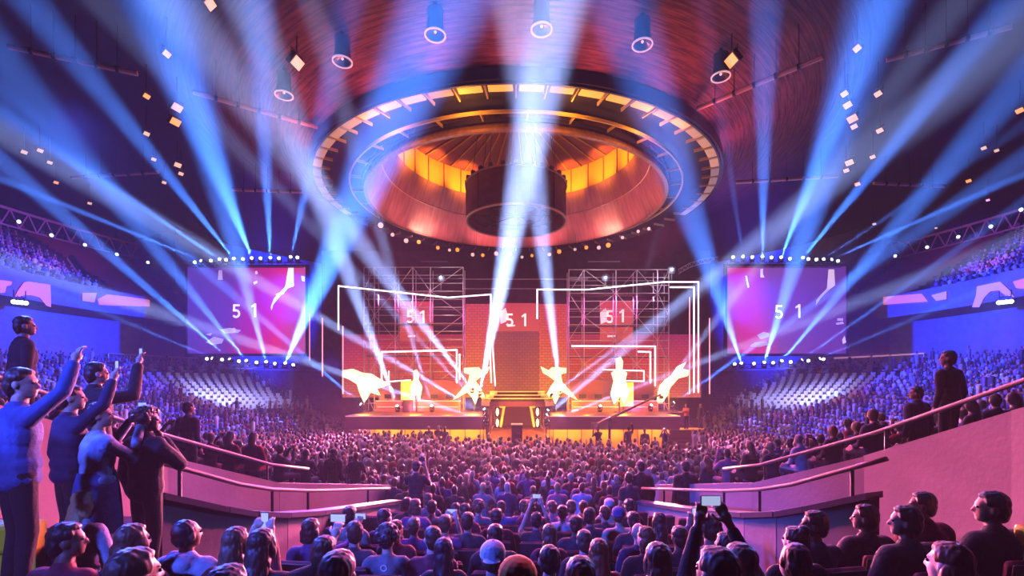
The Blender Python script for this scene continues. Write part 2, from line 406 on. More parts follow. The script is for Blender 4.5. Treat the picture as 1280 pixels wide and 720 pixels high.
b = MB(); b.lathe([(9.1,6.1),(6.0,6.8),(3.0,7.3),(0.01,7.5)], n=96, flip=True); b.build('lining', m_lining, t)
for i in range(40):
    a = math.radians(i*9+4.5); b = MB(); p = Vector((8.95*math.sin(a), -8.95*math.cos(a), 6.05)); q = Vector((3.0*math.sin(a), -3.0*math.cos(a), 7.2)); b.tube(p, q, .07, 6); b.build('rib', m_gold, t)

# drum of LED screen panels hanging in the canopy
m_drum = mat('drum_panels', (.11,.035,.06), .45, noise=.3, nscale=2)
m_edge = mat('drum_edge_trim', (.55,.36,.38), .4, .3)
t = thing('screen_drum', 'dark cylindrical screen drum hanging in the middle of the copper canopy', 'screen drum', (0,CY,16.82))
b = MB(); b.lathe([(3.74,0),(3.74,2.64)], n=64); b.lathe([(3.55,0),(3.55,2.64)], n=64, flip=True); b.lathe([(3.55,0),(3.74,0)], n=64, flip=True); b.lathe([(3.74,2.64),(3.55,2.64)], n=64, flip=True); b.build('panel_shell', m_drum, t, False)
for i in range(12):
    a = math.radians(i*30+15); b = MB(); b.box((3.76*math.sin(a), -3.76*math.cos(a), 1.32), (.05,.04,2.64), Matrix.Rotation(a,3,'Z')); b.build('panel_seam', m_black, t)
for z in (.02, 2.62):
    b = MB(); b.lathe([(3.70,z-.05),(3.82,z-.05),(3.82,z+.05),(3.70,z+.05),(3.70,z-.05)], n=64); b.build('edge_ring', m_edge, t)
for r, z in ((3.0,.5),(2.2,.5)):
    b = MB(); b.lathe([(r-.05,z-.05),(r+.05,z-.05),(r+.05,z+.05),(r-.05,z+.05),(r-.05,z-.05)], n=48); b.build('inner_hoop', m_dark, t)
for i in range(4):
    a = i*PI/4; b = MB(); b.tube((3.6*math.cos(a),3.6*math.sin(a),.5),(-3.6*math.cos(a),-3.6*math.sin(a),.5),.05,6); b.build('cross_bar', m_dark, t)
for i in range(8):
    a = i*PI/4+.2; b = MB(); b.tube((3.4*math.cos(a),3.4*math.sin(a),2.6),(2.6*math.cos(a),2.6*math.sin(a),8.2),.02,6); b.build('hanging_cable', m_dark, t)
for i in range(26):
    a = math.radians(i*360/26); b = MB(); c = Vector((3.7*math.sin(a), -3.7*math.cos(a), 2.83)); b.bbox(c, (.28,.26,.26), .04, Matrix.Rotation(a,3,'Z')); b.build('rim_lamp', m_black, t)

# par cans hung along the canopy rim
m_lampbody = m_black
m_l_or = mat('lamp_glass_amber', (1,.5,.2), .3, emit=(1,.34,.03), es=1.2)
m_l_wh = mat('lamp_glass_pink_white', (1,.8,.8), .3, emit=(1,.60,.58), es=.9)
m_l_bl = mat('lamp_glass_cold', (.8,.9,1), .3, emit=(.55,.75,1), es=6.)
def par_can(name, label, cat, p, d, size, lens, group=None):
    t = thing(name, label, cat, p, 0, group); d = Vector(d).normalized(); s = size
    q = d.to_track_quat('Z','Y')
    b = MB(); b.tube(-d*s*.55, d*s*.45, s*.38, 14, s*.46); b.build('body', m_lampbody, t)
    b = MB(); b.tube(d*s*.45, d*s*.49, s*.42, 14); b.build('lens', lens, t)
    b = MB(); x = q @ Vector((s*.52,0,0)); up = Vector((0,0,s*1.0))
    b.path([x, x+up*.6, up*.95, -x+up*.6, -x], s*.05, 6); b.tube(up*.9, up*1.35, s*.07, 6); b.build('yoke', m_dark, t)
    return t
rim = [(-128,0),(-121,1),(-139,0),(-146,1),(-150,0),(-158,1),(-163,0),(-170,1),(-177,1),(177,1),(172,0),(163,1),(158,0),(150,1),(144,0),(137,1),(131,0),(122,1),(112,1),(-112,1),(-104,1),(104,1)]
rg = random.Random(3)
for a, k in rim:
    p = cyl(a, 11.0+rg.uniform(-.1,.3), 17.45+rg.uniform(-.25,.1)); d = Vector((-p.x*.35, -14, -7+rg.uniform(-2,2)))
    par_can('hanging_par_can', ('amber' if k == 0 else 'pale pink') + ' lit lamp hanging from the far rim of the copper canopy', 'stage lamp', p, d, rg.uniform(.30,.50), m_l_or if k == 0 else m_l_wh, ('amber' if k == 0 else 'pale pink')+' lamps along the canopy rim')

# round ceiling downlights on stems
m_ringlit = mat('downlight_rim', (.8,.65,.7), .4, emit=(1,.60,.66), es=.5)
m_glass = mat('downlight_reflector', (.05,.03,.05), .2)
DL = [(355,120,'leftmost and lowest of the row'),(428,78,'second from the left, beside the bright floodlight'),(544,45,'left of the middle one'),(677,38,'topmost in the middle over the gantry'),(803,57,'right of the middle one'),(901,97,'rightmost of the row by the amber floodlight')]
for px, py, w_ in DL:
    p = at_z(px, py, 18.98); t = thing('ceiling_downlight', 'round black downlight hanging from the boarded ceiling, '+w_, 'downlight', p)
    b = MB(); b.lathe([(.36,.02),(.37,.25),(.33,.5),(.33,1.05),(.22,1.12),(.01,1.13)], n=24, flip=False); b.build('housing', m_black, t, True)
    b = MB(); b.lathe([(.39,0),(.44,0),(.44,.06),(.39,.06),(.39,0)], n=28); b.build('rim', m_ringlit, t)
    b = MB(); b.lathe([(.01,.22),(.2,.2),(.36,.03)], n=24); b.build('reflector', m_glass, t, True)
    b = MB(); b.ball((0,0,.16), .06, 8, 6); b.build('bulb', m_l_wh, t, True)
    b = MB(); b.tube((0,0,.95),(0,0,2.3),.09,8); b.tube((0,0,1.0),(0,0,1.15),.16,10); b.build('stem', m_black, t)

# floodlights on the roof
m_fl_o = mat('flood_glass_amber', (1,.6,.3), .3, emit=(1,.34,.10), es=1.3)
m_fl_w = mat('flood_glass_pale', (1,.8,.7), .3, emit=(1,.62,.50), es=.8)
FL = [(371,78,.9,'w'),(915,75,.9,'o'),(221,134,.75,'w'),(219,152,.75,'o'),(1060,131,.6,'w'),(1066,148,.75,'o'),(1068,158,.5,'w'),(1056,117,.5,'w'),(1072,60,.5,'w'),(183,120,.45,'o'),(183,167,.45,'w'),(222,206,.6,'w'),(208,67,.5,'w'),(262,4,.7,'w'),(1062,203,.7,'w'),(1058,213,.5,'w'),(1098,117,.5,'w'),(1100,163,.5,'w'),(1091,196,.45,'w'),(1072,230,.5,'o'),(226,217,.45,'w'),(30,190,.45,'w'),(50,188,.45,'w'),(62,203,.4,'w'),(70,228,.4,'o'),(1211,226,.45,'o'),(1275,138,.5,'o'),(1230,185,.4,'w'),(1246,188,.35,'w'),(192,199,.4,'w'),(205,228,.4,'w'),(112,254,.4,'w'),(1235,250,.35,'w'),(1170,285,.3,'w'),(1093,280,.4,'w')]
NEARFL = {0:'pale floodlight high by the left downlights, beside a thin truss',1:'amber floodlight high by the right end of the downlight row',2:'pale upper floodlight of the pair high over the left bank',3:'amber lower floodlight of the pair high over the left bank',5:'amber brightest floodlight of the cluster high over the right bank',4:'pale floodlight just above the amber one over the right bank'}
for i, (px, py, s, k) in enumerate(FL):
    p = at_z(px, py, 19.3); side = 1 if px > 640 else -1
    tgt = Vector((0, CY, 9)) - p
    tgt.y -= 16
    lab = NEARFL.get(i, ('amber' if k == 'o' else 'pale')+' small floodlight clipped under the dark roof over the %s bank' % ('right' if side > 0 else 'left'))
    t = thing('hanging_floodlight', lab, 'floodlight', p, math.atan2(tgt.y, tgt.x)-PI/2, None if i in NEARFL else ('amber' if k == 'o' else 'pale')+' floodlights under the roof on the '+('right' if side > 0 else 'left'))
    rot = Matrix.Rotation(-.75,3,'X')
    b = MB(); b.bbox(rot @ Vector((0,-.1*s,0)), (s*.8,s*.28,s*.62), .03, rot); b.build('housing', m_black, t)
    b = MB(); b.bbox(rot @ Vector((0,.06*s,0)), (s*.66,.04,s*.48), .01, rot); b.build('glass', m_fl_o if k == 'o' else m_fl_w, t)
    b = MB(); b.path([(-s*.44,0,0),(-s*.44,0,s*.5),(s*.44,0,s*.5),(s*.44,0,0)], .025, 6); b.tube((0,0,s*.5),(0,0,1.6),.03,6); b.build('bracket', m_dark, t)

# radial light battens under the roof
m_bat = mat('batten_pipe', (.75,.42,.45), .35, .2)
BT = [(10,58,172,92),(241,115,397,159),(90,222,198,215),(290,237,378,240),(871,136,1029,71),(1108,75,1265,33),(920,228,1048,220),(1092,229,1180,233)]
BL = ['left roof corner, outer of two in line','left of the canopy, crossing the bright beam','far left roof, almost level','between left beams, far and level','right of the copper canopy, pink and long','right roof corner, outer of two in line','right of the gantry, far and level','far right roof, short and level']
for i, (x0,y0,x1,y1) in enumerate(BT):
    p, q = at_z(x0,y0,19.0), at_z(x1,y1,19.0); t = thing('hanging_batten', 'straight lighting batten under the roof, '+BL[i], 'lighting batten', p)
    d = q-p; b = MB(); b.tube((0,0,0), d, .11, 10); b.build('pipe', m_bat, t)
    for k in range(1,6):
        b = MB(); c = d*(k/6); b.tube(c-d.normalized()*.06, c+d.normalized()*.06, .15, 10); b.tube(c, c+Vector((0,0,2.)), .02, 6); b.build('hanger_clamp', m_dark, t)
# ================================================================ side screens with their trusses and moving heads
def emit_mat(name, build, strength):
    m = bpy.data.materials.new(name); m.use_nodes = True; nt = m.node_tree; b = nt.nodes['Principled BSDF']
    b.inputs['Base Color'].default_value = (.02,.02,.02,1); b.inputs['Roughness'].default_value = .5
    tc = nt.nodes.new('ShaderNodeTexCoord'); sp = nt.nodes.new('ShaderNodeSeparateXYZ'); nt.links.new(tc.outputs['Generated'], sp.inputs[0])
    col = build(nt, sp)
    nt.links.new(col, b.inputs['Emission Color']); b.inputs['Emission Strength'].default_value = strength
    m.cycles.emission_sampling = 'NONE'; MATS[name] = m; return m
def ramp(nt, fac, stops):
    r = nt.nodes.new('ShaderNodeValToRGB'); els = r.color_ramp.elements
    while len(els) < len(stops): els.new(.5)
    for e, (p, c) in zip(els, stops): e.position = p; e.color = (*lin(c), 1)
    nt.links.new(fac, r.inputs['Fac']); return r.outputs['Color']
def lmath(nt, op, a, b):
    n = nt.nodes.new('ShaderNodeMath'); n.operation = op
    for i, x in enumerate((a, b)):
        if isinstance(x, (int, float)): n.inputs[i].default_value = x
        else: nt.links.new(x, n.inputs[i])
    return n.outputs[0]
def scr_left(nt, sp):
    f = lmath(nt, 'ADD', sp.outputs['X'], lmath(nt, 'MULTIPLY', sp.outputs['Z'], -.10))
    return ramp(nt, f, [(.0,(.33,.22,.66)),(.30,(.42,.20,.60)),(.44,(.66,.12,.50)),(.60,(.80,.06,.50)),(.74,(.92,.14,.44)),(.9,(.78,.30,.62))])
def scr_right(nt, sp):
    f = lmath(nt, 'ADD', sp.outputs['X'], lmath(nt, 'MULTIPLY', sp.outputs['Z'], .12))
    return ramp(nt, f, [(.0,(.62,.30,.62)),(.16,(.86,.18,.55)),(.30,(.84,.24,.58)),(.46,(.52,.28,.66)),(.8,(.42,.22,.62)),(1.,(.40,.20,.58))])
m_sl = emit_mat('left_screen_picture', scr_left, .9); m_sr = emit_mat('right_screen_picture', scr_right, .9)
m_txt = mat('screen_white', (1,1,1), .5, emit=(1,.92,.95), es=.95)
m_gfx = mat('screen_pale_graphic', (1,1,1), .5, emit=(.85,.62,.80), es=.8)
m_gfx2 = mat('screen_faint_graphic', (1,1,1), .5, emit=(.62,.42,.72), es=.7)
def text_mesh(s, size):
    c = bpy.data.curves.new('score_text', 'FONT'); c.body = s; c.size = size; c.align_x = 'CENTER'; c.align_y = 'CENTER'; c.extrude = .004
    o = bpy.data.objects.new('score_text', c); SHOP.collection.objects.link(o); me = grown(o); bpy.data.objects.remove(o); return me
def digit_mesh(s, h):            # plain sans digits with a stroke of about a sixth of their height
    b = MB(); k = h/1.4*1.0
    if s == '1': polys = [[(.02,-.5),(.17,-.5),(.17,.5),(.05,.5),(-.22,.30),(-.16,.20),(.02,.32)]]
    else:
        cx_, cy_, ro, ri = -.02,-.19,.32,.175; out = []
        A = [math.radians(a) for a in range(-148,119,14)]
        arc = [[(cx_+ro*math.cos(A[i]), cy_+ro*math.sin(A[i])), (cx_+ro*math.cos(A[i+1]), cy_+ro*math.sin(A[i+1])), (cx_+ri*math.cos(A[i+1]), cy_+ri*math.sin(A[i+1])), (cx_+ri*math.cos(A[i]), cy_+ri*math.sin(A[i]))] for i in range(len(A)-1)]
        polys = [[(-.24,.36),(.26,.36),(.26,.5),(-.24,.5)], [(-.26,-.02),(-.11,.02),(-.10,.40),(-.24,.40)], [(-.26,-.02),(-.05,-.02),(-.08,.08),(-.24,.08)]] + arc
    for q in polys: b.prism([(x*k, y*k, 0) for x, y in q], (0,0,.006))
    return b.mesh('score_text', [])
def put_text(s, size, loc, parent, m, wide=1.):
    me = digit_mesh(s, size); me.materials.clear(); me.materials.append(m); o = bpy.data.objects.new('score_text', me); COL.objects.link(o)
    o.parent = parent; o.location = loc; o.rotation_euler = (PI/2,0,0); o.scale = (wide,1,1); return o
def poly_part(name, pts, y, m, parent):
    b = MB(); b.prism([(x,y,z) for x, z in pts], (0,.01,0)); return b.build(name, m, parent)
SY = 44.5
def big_screen(nm, x0, x1, y_top, y_bot, m, label, gfx):
    p0, p1 = at(x0,y_bot,SY), at(x1,y_top,SY); W, H = p1.x-p0.x, p1.z-p0.z
    t = thing('video_screen', label, 'screen', ((p0.x+p1.x)/2, SY, p0.z))
    b = MB(); b.box((0,0,H/2),(W,.12,H)); b.build('display', m, t)
    b = MB()
    for c, d in (((0,.1,-.12),(W+.5,.3,.24)),((0,.1,H+.12),(W+.5,.3,.24)),((-W/2-.12,.1,H/2),(.24,.3,H)),((W/2+.12,.1,H/2),(.24,.3,H))): b.box(c, d)
    b.build('frame', m_black, t)
    b = MB(); b.box((0,.25,H/2),(W,.3,H)); b.build('back_panel', m_black, t)
    k = SY/F; cx0 = (x0+x1)/2
    for kind, dat in gfx:
        if kind == 'text': put_text(dat[0], dat[2], ((dat[1][0]-cx0)*k, -.08, (y_bot-dat[1][1])*k), t, m_txt, .95)
        else: poly_part('picture_shape', [((x-cx0)*k, (y_bot-y)*k) for x, y in dat], -.085, {'w':m_txt,'p':m_gfx,'f':m_gfx2}[kind], t)
    return t
def hexa(x, y, r): return [(x+r*.75*math.cos(a), y+r*math.sin(a)) for a in [i*PI/4 for i in range(8)]]
big_screen('left', 235, 382, 334, 442, m_sl, 'big video screen left of the stage showing the score 5 1 on purple and pink', [
    ('text', ('5',(296,389),1.75)), ('text', ('1',(318,388),1.75)),
    ('w', [(361,335),(367.5,335),(367.5,358),(361,360),(357,359)]), ('p', [(357,359),(361,360),(350,371),(342,381),(340,388),(339,384),(343,373),(350,366)]), ('p',[(345,368),(352,365),(356,367),(348,371)]),
    ('f', [(274,338),(278,338),(279,350),(273,350)]), ('p', hexa(321,341,2.2)), ('p', [(317,353),(322,351),(322,354),(318,356)]), ('p', [(377,345),(381,346),(381,352),(378,351)]),
    ('f', [(258,428),(268,421),(280,424),(278,429),(266,431)]), ('f', hexa(293,413,3.2)), ('f', [(276,412),(288,410),(302,413),(298,416),(282,417)]), ('f', [(258,418),(266,416),(264,420)])])
big_screen('right', 909, 1057, 333, 442, m_sr, 'big video screen right of the stage showing the score 5 1 on purple', [
    ('text', ('5',(973,390),1.75)), ('text', ('1',(997,389),1.75)),
    ('p', [(1035,337),(1042,337),(1043,357),(1036,362),(1033,361)]), ('f', [(1033,361),(1036,362),(1026,372),(1019,382),(1020,375),(1028,366)]),
    ('p', [(950,337),(953,336),(953,343),(955,347),(950,347)]), ('f', [(931,345),(933,345),(936,359),(934,360)]),
    ('f', [(1044,404),(1053,402),(1054,405),(1045,406)]), ('f', [(1046,398),(1053,398),(1053,401),(1046,401)]), ('p', [(1052,425),(1055,420),(1057,428),(1053,430)]),
    ('f', [(936,433),(943,428),(958,427),(960,431),(948,434)]), ('f', [(946,419),(954,415),(961,417),(960,421),(950,424)])])

m_beamglass = mat('beam_lamp_glass', (1,1,1), .2, emit=(.62,.78,1), es=8.)
def head_mesh():
    mh = {}
    b = MB(); b.bbox((0,0,.09),(.34,.30,.18),.03); mh['base'] = b.mesh('base', m_black)
    b = MB(); b.bbox((-.19,0,.34),(.07,.16,.40),.02); b.bbox((.19,0,.34),(.07,.16,.40),.02); b.bbox((0,0,.2),(.42,.18,.06),.02); mh['yoke'] = b.mesh('yoke', m_black)
    b = MB(); b.lathe([(.01,-.24),(.11,-.22),(.14,-.05),(.15,.2),(.155,.24),(.13,.24)], n=16); mh['head'] = b.mesh('head', m_black, True)
    b = MB(); b.ball((0,0,.21),(.135,.135,.05),14,8); mh['lens'] = b.mesh('lens', m_beamglass, True)
    return mh
HM = head_mesh()
def moving_head(p, d, label, group, scale=1., hang=False, name='moving_head_lamp'):
    t = thing(name, label, 'stage light', p, 0, group); t.scale = (scale,)*3
    if hang: t.rotation_euler = (PI,0,0)
    for k in ('base','yoke'):
        o = bpy.data.objects.new(k, HM[k]); COL.objects.link(o); o.parent = t
    d = Vector(d).normalized()
    if hang: d = Vector((d.x,-d.y,-d.z))
    h = bpy.data.objects.new('head', HM['head']); COL.objects.link(h); h.parent = t; h.location = (0,0,.46); h.rotation_euler = d.to_track_quat('Z','Y').to_euler()
    l = bpy.data.objects.new('lens', HM['lens']); COL.objects.link(l); l.parent = h
    return t
def box_truss(name, label, p, q, size=.4, bays=None, m=None):
    p, q = Vector(p), Vector(q); d = q-p; L = d.length; u = d.normalized(); m = m or m_dark
    t = thing(name, label, 'truss', p); s = size/2
    side = u.cross(Vector((0,0,1))).normalized(); up = side.cross(u).normalized()
    cs = [side*s+up*s, side*s-up*s, -side*s-up*s, -side*s+up*s]
    for c in cs:
        b = MB(); b.tube(c, c+d, .03, 6); b.build('chord', m, t)
    n = bays or max(2, int(L/.6)); b = MB()
    for i in range(n):
        for j in range(4):
            c0, c1 = cs[j], cs[(j+1) % 4]; a, e = u*(L*i/n), u*(L*(i+1)/n)
            b.tube(c0+a, c1+e, .016, 5) if i % 2 else b.tube(c1+a, c0+e, .016, 5)
    b.build('lattice', m, t); return t
TOPL = [(244,328),(254,327),(264,326),(276,325),(283,325),(293,324),(304,324),(315,323.5),(326,323),(338,323),(349,323),(363,322),(372,322)]
BOTL = [(259,448),(268,449),(278,449),(289,450.5),(299,451),(309,452),(321,452.5),(333,453.5),(344,454),(356,455),(367,455.5)]
TOPR = [(916,321.5),(929,321.5),(940,321.5),(953,321.5),(964,322),(976,322.5),(987,323.5),(1003,323),(1010,324),(1020,324.5),(1028,325),(1037,325.5),(1047,326.5)]
BOTR = [(918,454.5),(927,455),(942,454),(955,454),(966,453),(976,452.5),(988,452),(1000,451.5),(1010,450.5),(1022,449.5),(1029,448.5)]
for lst, yy, nm, pos in ((TOPL,331,'left','above'),(BOTL,450,'left','below'),(TOPR,331,'right','above'),(BOTR,450,'right','below')):
    xs = [x for x, _ in lst]; z = at(0, yy, 43.9).z
    p, q = at(min(xs)-6, yy, 43.9), at(max(xs)+6, yy, 43.9); p.z = q.z = z
    if pos == 'below': p.z = q.z = at(0, 458, 43.9).z
    box_truss('lighting_truss', 'dark lighting truss %s the video screen on the %s' % (pos, nm), p, q, .4)
# ================================================================ the stage
m_deck = mat('stage_deck', (.10,.05,.06), .3, noise=.2, nscale=3)
m_fascia = mat('stage_fascia', (.22,.08,.16), .5)
m_pinkline = mat('stage_edge_led', (1,.4,.4), .4, emit=(1,.32,.34), es=1.0)
m_orange = mat('stage_skirt_orange', (.95,.46,.05), .55)
m_amber = mat('amber_led', (1,.5,.1), .4, emit=(1,.45,.03), es=1.5)
m_amberdim = mat('amber_led_dim', (.8,.35,.1), .4, emit=(1,.36,.06), es=.75)
m_hot = mat('white_hot_light', (1,.95,.85), .3, emit=(1,.80,.50), es=1.35)
m_tube = mat('white_led_tube', (1,1,1), .3, emit=(1,.78,.92), es=2.0)
m_tubepink = mat('pink_led_tube', (1,.6,.7), .3, emit=(1,.36,.50), es=.9)
YF = 33.0
def front_at(px, py): return at(px, py, YF)
zt = at(0,520,YF).z; zb = at(0,537,YF).z            # deck top and bottom of the fascia
xl, xr = at(432,0,YF).x, at(850,0,YF).x; xr2 = at(884,0,YF).x
t = thing('main_stage', 'wide two level stage with dark red fascia and a glowing orange lower front', 'stage', (0,YF,0))
for s, (x0, x1) in ((-1,(xl,-1.95)),(1,(2.05,xr))):
    b = MB(); b.box(((x0+x1)/2, 4.6, (zt+zb)/2), (x1-x0, 9.2, zt-zb))
    if s > 0: b.box(((x1+xr2)/2, 6.3, (zt+zb)/2), (xr2-x1, 5.8, zt-zb))
    b.build('deck', m_fascia, t)
    b = MB(); b.box(((x0+x1)/2, 4.6, zt+.012), (x1-x0, 9.2, .02))
    if s > 0: b.box(((x1+xr2)/2, 6.3, zt+.012), (xr2-x1, 5.8, .02))
    b.build('deck_surface', m_deck, t)
    b = MB(); b.box(((x0+x1)/2, -.03, zt-.02), (x1-x0, .06, .05)); b.build('edge_light', m_pinkline, t)
    b = MB(); b.box(((x0+x1)/2, 5.2, zb/2), (x1-x0-.4, 8., zb)); b.build('lower_front', m_orange, t)
    for k in range(9):
        x = x0+.6+(x1-x0-1.2)*k/8; b = MB(); b.box((x, 1.17, zb/2), (.05,.06,zb)); b.build('front_batten', m_fascia, t)
# back floor, dark hall end
b = MB(); b.box((0, 49.5, 9.2), (40, .3, 18.4)); struct('wall_back', b, m_drape)

# centre portal, hexagonal steps and the ramp into the floor
t = thing('centre_riser', 'hexagonal stepped riser with amber edges above the stage entrance', 'riser', (.1,YF+2.2,0))
zs = at(0,489,YF+2).z
for k, (hw, dz) in enumerate(((2.0,0.),(2.3,-.24),(2.62,-.48))):
    z1 = zs+dz; pts = [(-hw,0),(-hw*.72,-1.1-k*.16),(hw*.72,-1.1-k*.16),(hw,0),(hw,3),(-hw,3)]
    b = MB(); b.prism([(x,y,z1-.24) for x, y in pts], (0,0,.23)); b.build('step', m_deck, t)
    b = MB(); b.path([(x,y-.02,z1-.02) for x, y in pts[:4]], .035, 6); b.build('step_light', m_amber, t)
b = MB(); b.prism([(x,y,zs-1.05) for x, y in [(-2.65,0),(-1.95,-1.5),(1.95,-1.5),(2.65,0),(2.65,3),(-2.65,3)]], (0,0,.33)); b.build('soffit', m_fascia, t)
t = thing('stage_entrance', 'dim red entrance under the riser with amber light bars at its sides', 'entrance', (.1,YF+1.2,0))
zf = at(0,537,YF).z
b = MB(); b.box((0,2.2,(zf+3.3)/2), (3.7,.15,3.3-zf+.1)); b.build('rear_wall', mat('entrance_wall',(.60,.24,.12),.5), t)
for s in (-1,1):
    b = MB(); b.box((s*1.92,.9,1.7), (.12,2.6,3.4)); b.build('side_wall', m_fascia, t)
    b = MB(); b.prism([(s*1.12,.1,zf+.05),(s*1.28,.1,zf+.05),(s*1.02,.1,3.15),(s*.86,.1,3.15)], (0,.08,0)); b.prism([(s*.86,.1,3.0),(s*1.3,.1,3.0),(s*1.3,.1,3.15),(s*.86,.1,3.15)], (0,.08,0)); b.build('light_bar', m_amber, t)
for s in (-1,1):
    for k, z in enumerate((2.72,1.95)):
        p = Vector((.1+s*1.42, YF+1.0, z))
        h = thing('vertical_blinder', 'warm white blinder lamp %s beside the stage entrance, on its %s' % (('above','below')[k], ('left','right')[s > 0]), 'stage light', p)
        b = MB(); b.bbox((0,.06,0),(.34,.16,.7),.03); b.build('housing', m_black, h)
        b = MB(); b.ball((0,-.03,.0),(.11,.05,.30),10,8); b.build('lamp', mat('blinder_glass',(1,.9,.8),.3,emit=(1,.72,.50),es=1.6), h, True)
m_ramp = mat('ramp_gloss', (.42,.17,.12), .25, noise=.2, nscale=2)
t = thing('centre_ramp', 'glossy orange lit ramp running from the stage entrance into the audience', 'ramp', (.1,0,0))
b = MB(); b.add([(-1.75,YF+3,zf),(1.75,YF+3,zf),(2.5,28.5,.35),(-2.5,28.5,.35),(-1.75,YF+3,0),(1.75,YF+3,0),(2.5,28.5,0),(-2.5,28.5,0)], [(3,2,1,0),(4,5,6,7),(0,1,5,4),(1,2,6,5),(2,3,7,6),(3,0,4,7)]); b.build('ramp_floor', m_ramp, t)
for s in (-1,1):
    b = MB(); b.path([(s*1.78,YF+2.9,zf+.03),(s*2.53,28.5,.38)], .03, 6); b.build('edge_light', m_amberdim, t)

# the dark pillar standing in the middle of the ramp
t = thing('trophy_pillar', 'dark square pillar with a pale top edge standing on the ramp', 'pillar', (.05,28.0,0))
zp = at(0,531,28.0).z
b = MB(); b.bbox((0,0,zp/2),(.62,.62,zp),.03); b.build('shaft', mat('pillar_black',(.03,.012,.03),.5), t)
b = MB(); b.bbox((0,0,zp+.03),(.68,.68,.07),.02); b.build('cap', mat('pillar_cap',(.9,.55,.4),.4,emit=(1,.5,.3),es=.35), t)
for k in range(3):
    b = MB(); b.bbox((.1-.1*k,-.33,zp-.45-.4*k),(.24,.04,.12),.01); b.build('name_plate', m_fascia, t)

# LED walls behind the scaffolds
def wall_mat(name, stops_x, stops_z, mixf, strength, brick=True):
    def f(nt, sp):
        c1 = ramp(nt, sp.outputs['X'], stops_x); c2 = ramp(nt, sp.outputs['Z'], stops_z)
        m = nt.nodes.new('ShaderNodeMixRGB'); m.inputs['Fac'].default_value = mixf; nt.links.new(c1, m.inputs[1]); nt.links.new(c2, m.inputs[2]); c = m.outputs[0]
        if brick:
            tc = [n for n in nt.nodes if n.type == 'TEX_COORD'][0]
            bk = nt.nodes.new('ShaderNodeTexBrick'); bk.inputs['Scale'].default_value = 1.1; bk.inputs['Color1'].default_value = (1,1,1,1); bk.inputs['Color2'].default_value = (.84,.82,.85,1); bk.inputs['Mortar'].default_value = (.55,.5,.5,1); bk.inputs['Mortar Size'].default_value = .03
            mp = nt.nodes.new('ShaderNodeMapping'); mp.inputs['Rotation'].default_value = (PI/2,0,0); nt.links.new(tc.outputs['Object'], mp.inputs[0]); nt.links.new(mp.outputs[0], bk.inputs['Vector'])
            mm = nt.nodes.new('ShaderNodeMixRGB'); mm.blend_type = 'MULTIPLY'; mm.inputs['Fac'].default_value = 1; nt.links.new(c, mm.inputs[1]); nt.links.new(bk.outputs['Color'], mm.inputs[2]); c = mm.outputs[0]
        return c
    return emit_mat(name, f, strength)
YW = 41.0
RED, ORG, PNK = (.80,.16,.20), (.95,.42,.02), (.85,.08,.42)
def led_panel(name, label, x0, y0, x1, y1, Y, m, frame=True, cat='LED wall'):
    p0, p1 = at(x0,y1,Y), at(x1,y0,Y); W, H = p1.x-p0.x, p1.z-p0.z
    t = thing(name, label, cat, ((p0.x+p1.x)/2, Y, p0.z)); b = MB(); b.box((0,0,H/2),(W,.08,H)); b.build('display', m, t)
    b = MB(); b.box((0,.14,H/2),(W*.98,.16,H*.98)); b.build('cabinet_back', m_black, t)
    return t, W, H
mk = lambda n, sx_, sz_, f, s, br=True: wall_mat(n, sx_, sz_, f, s, br)
led_panel('led_wall', 'magenta to red LED wall behind the left scaffold', 428,418,583,497,YW, mk('led_left',[(0,(.66,.12,.50)),(.30,(.88,.20,.34)),(1,(.86,.26,.16))],[(0,(1,.52,.03)),(.55,(.96,.32,.12)),(1,(.60,.10,.24))],.62,.8))
led_panel('led_wall', 'red to magenta LED wall behind the right scaffold', 708,418,876,497,YW, mk('led_right',[(0,(.88,.28,.14)),(.6,(.88,.18,.32)),(1,(.74,.10,.50))],[(0,(1,.50,.05)),(.55,(.95,.30,.14)),(1,(.60,.10,.30))],.62,.8))
led_panel('led_column', 'red to orange LED column left of the middle screen', 582,380,618,497,YW-.3, mk('led_cl',[(0,(.86,.30,.18)),(1,(.85,.24,.30))],[(0,(1,.56,.02)),(.3,(.98,.48,.04)),(.7,(.88,.30,.16)),(1,(.80,.22,.32))],.75,1.0))
led_panel('led_column', 'red to orange LED column right of the middle screen', 674,380,708,497,YW-.3, mk('led_cr',[(0,(.86,.30,.18)),(1,(.86,.26,.24))],[(0,(1,.56,.02)),(.3,(.98,.48,.04)),(.7,(.88,.30,.14)),(1,(.80,.22,.26))],.75,1.0))
led_panel('led_wall', 'dim brown orange LED wall under the middle score screen', 618,414,674,494,YW-.1, mk('led_cd',[(0,(.78,.36,.10)),(.5,(.60,.25,.16)),(1,(.76,.34,.10))],[(0,(.92,.46,.04)),(.5,(.74,.32,.10)),(1,(.58,.18,.22))],.65,.9))
m_score = mk('score_red',[(0,(.84,.24,.26)),(1,(.84,.28,.22))],[(0,(.88,.34,.20)),(1,(.80,.20,.28))],.6,.85,False)
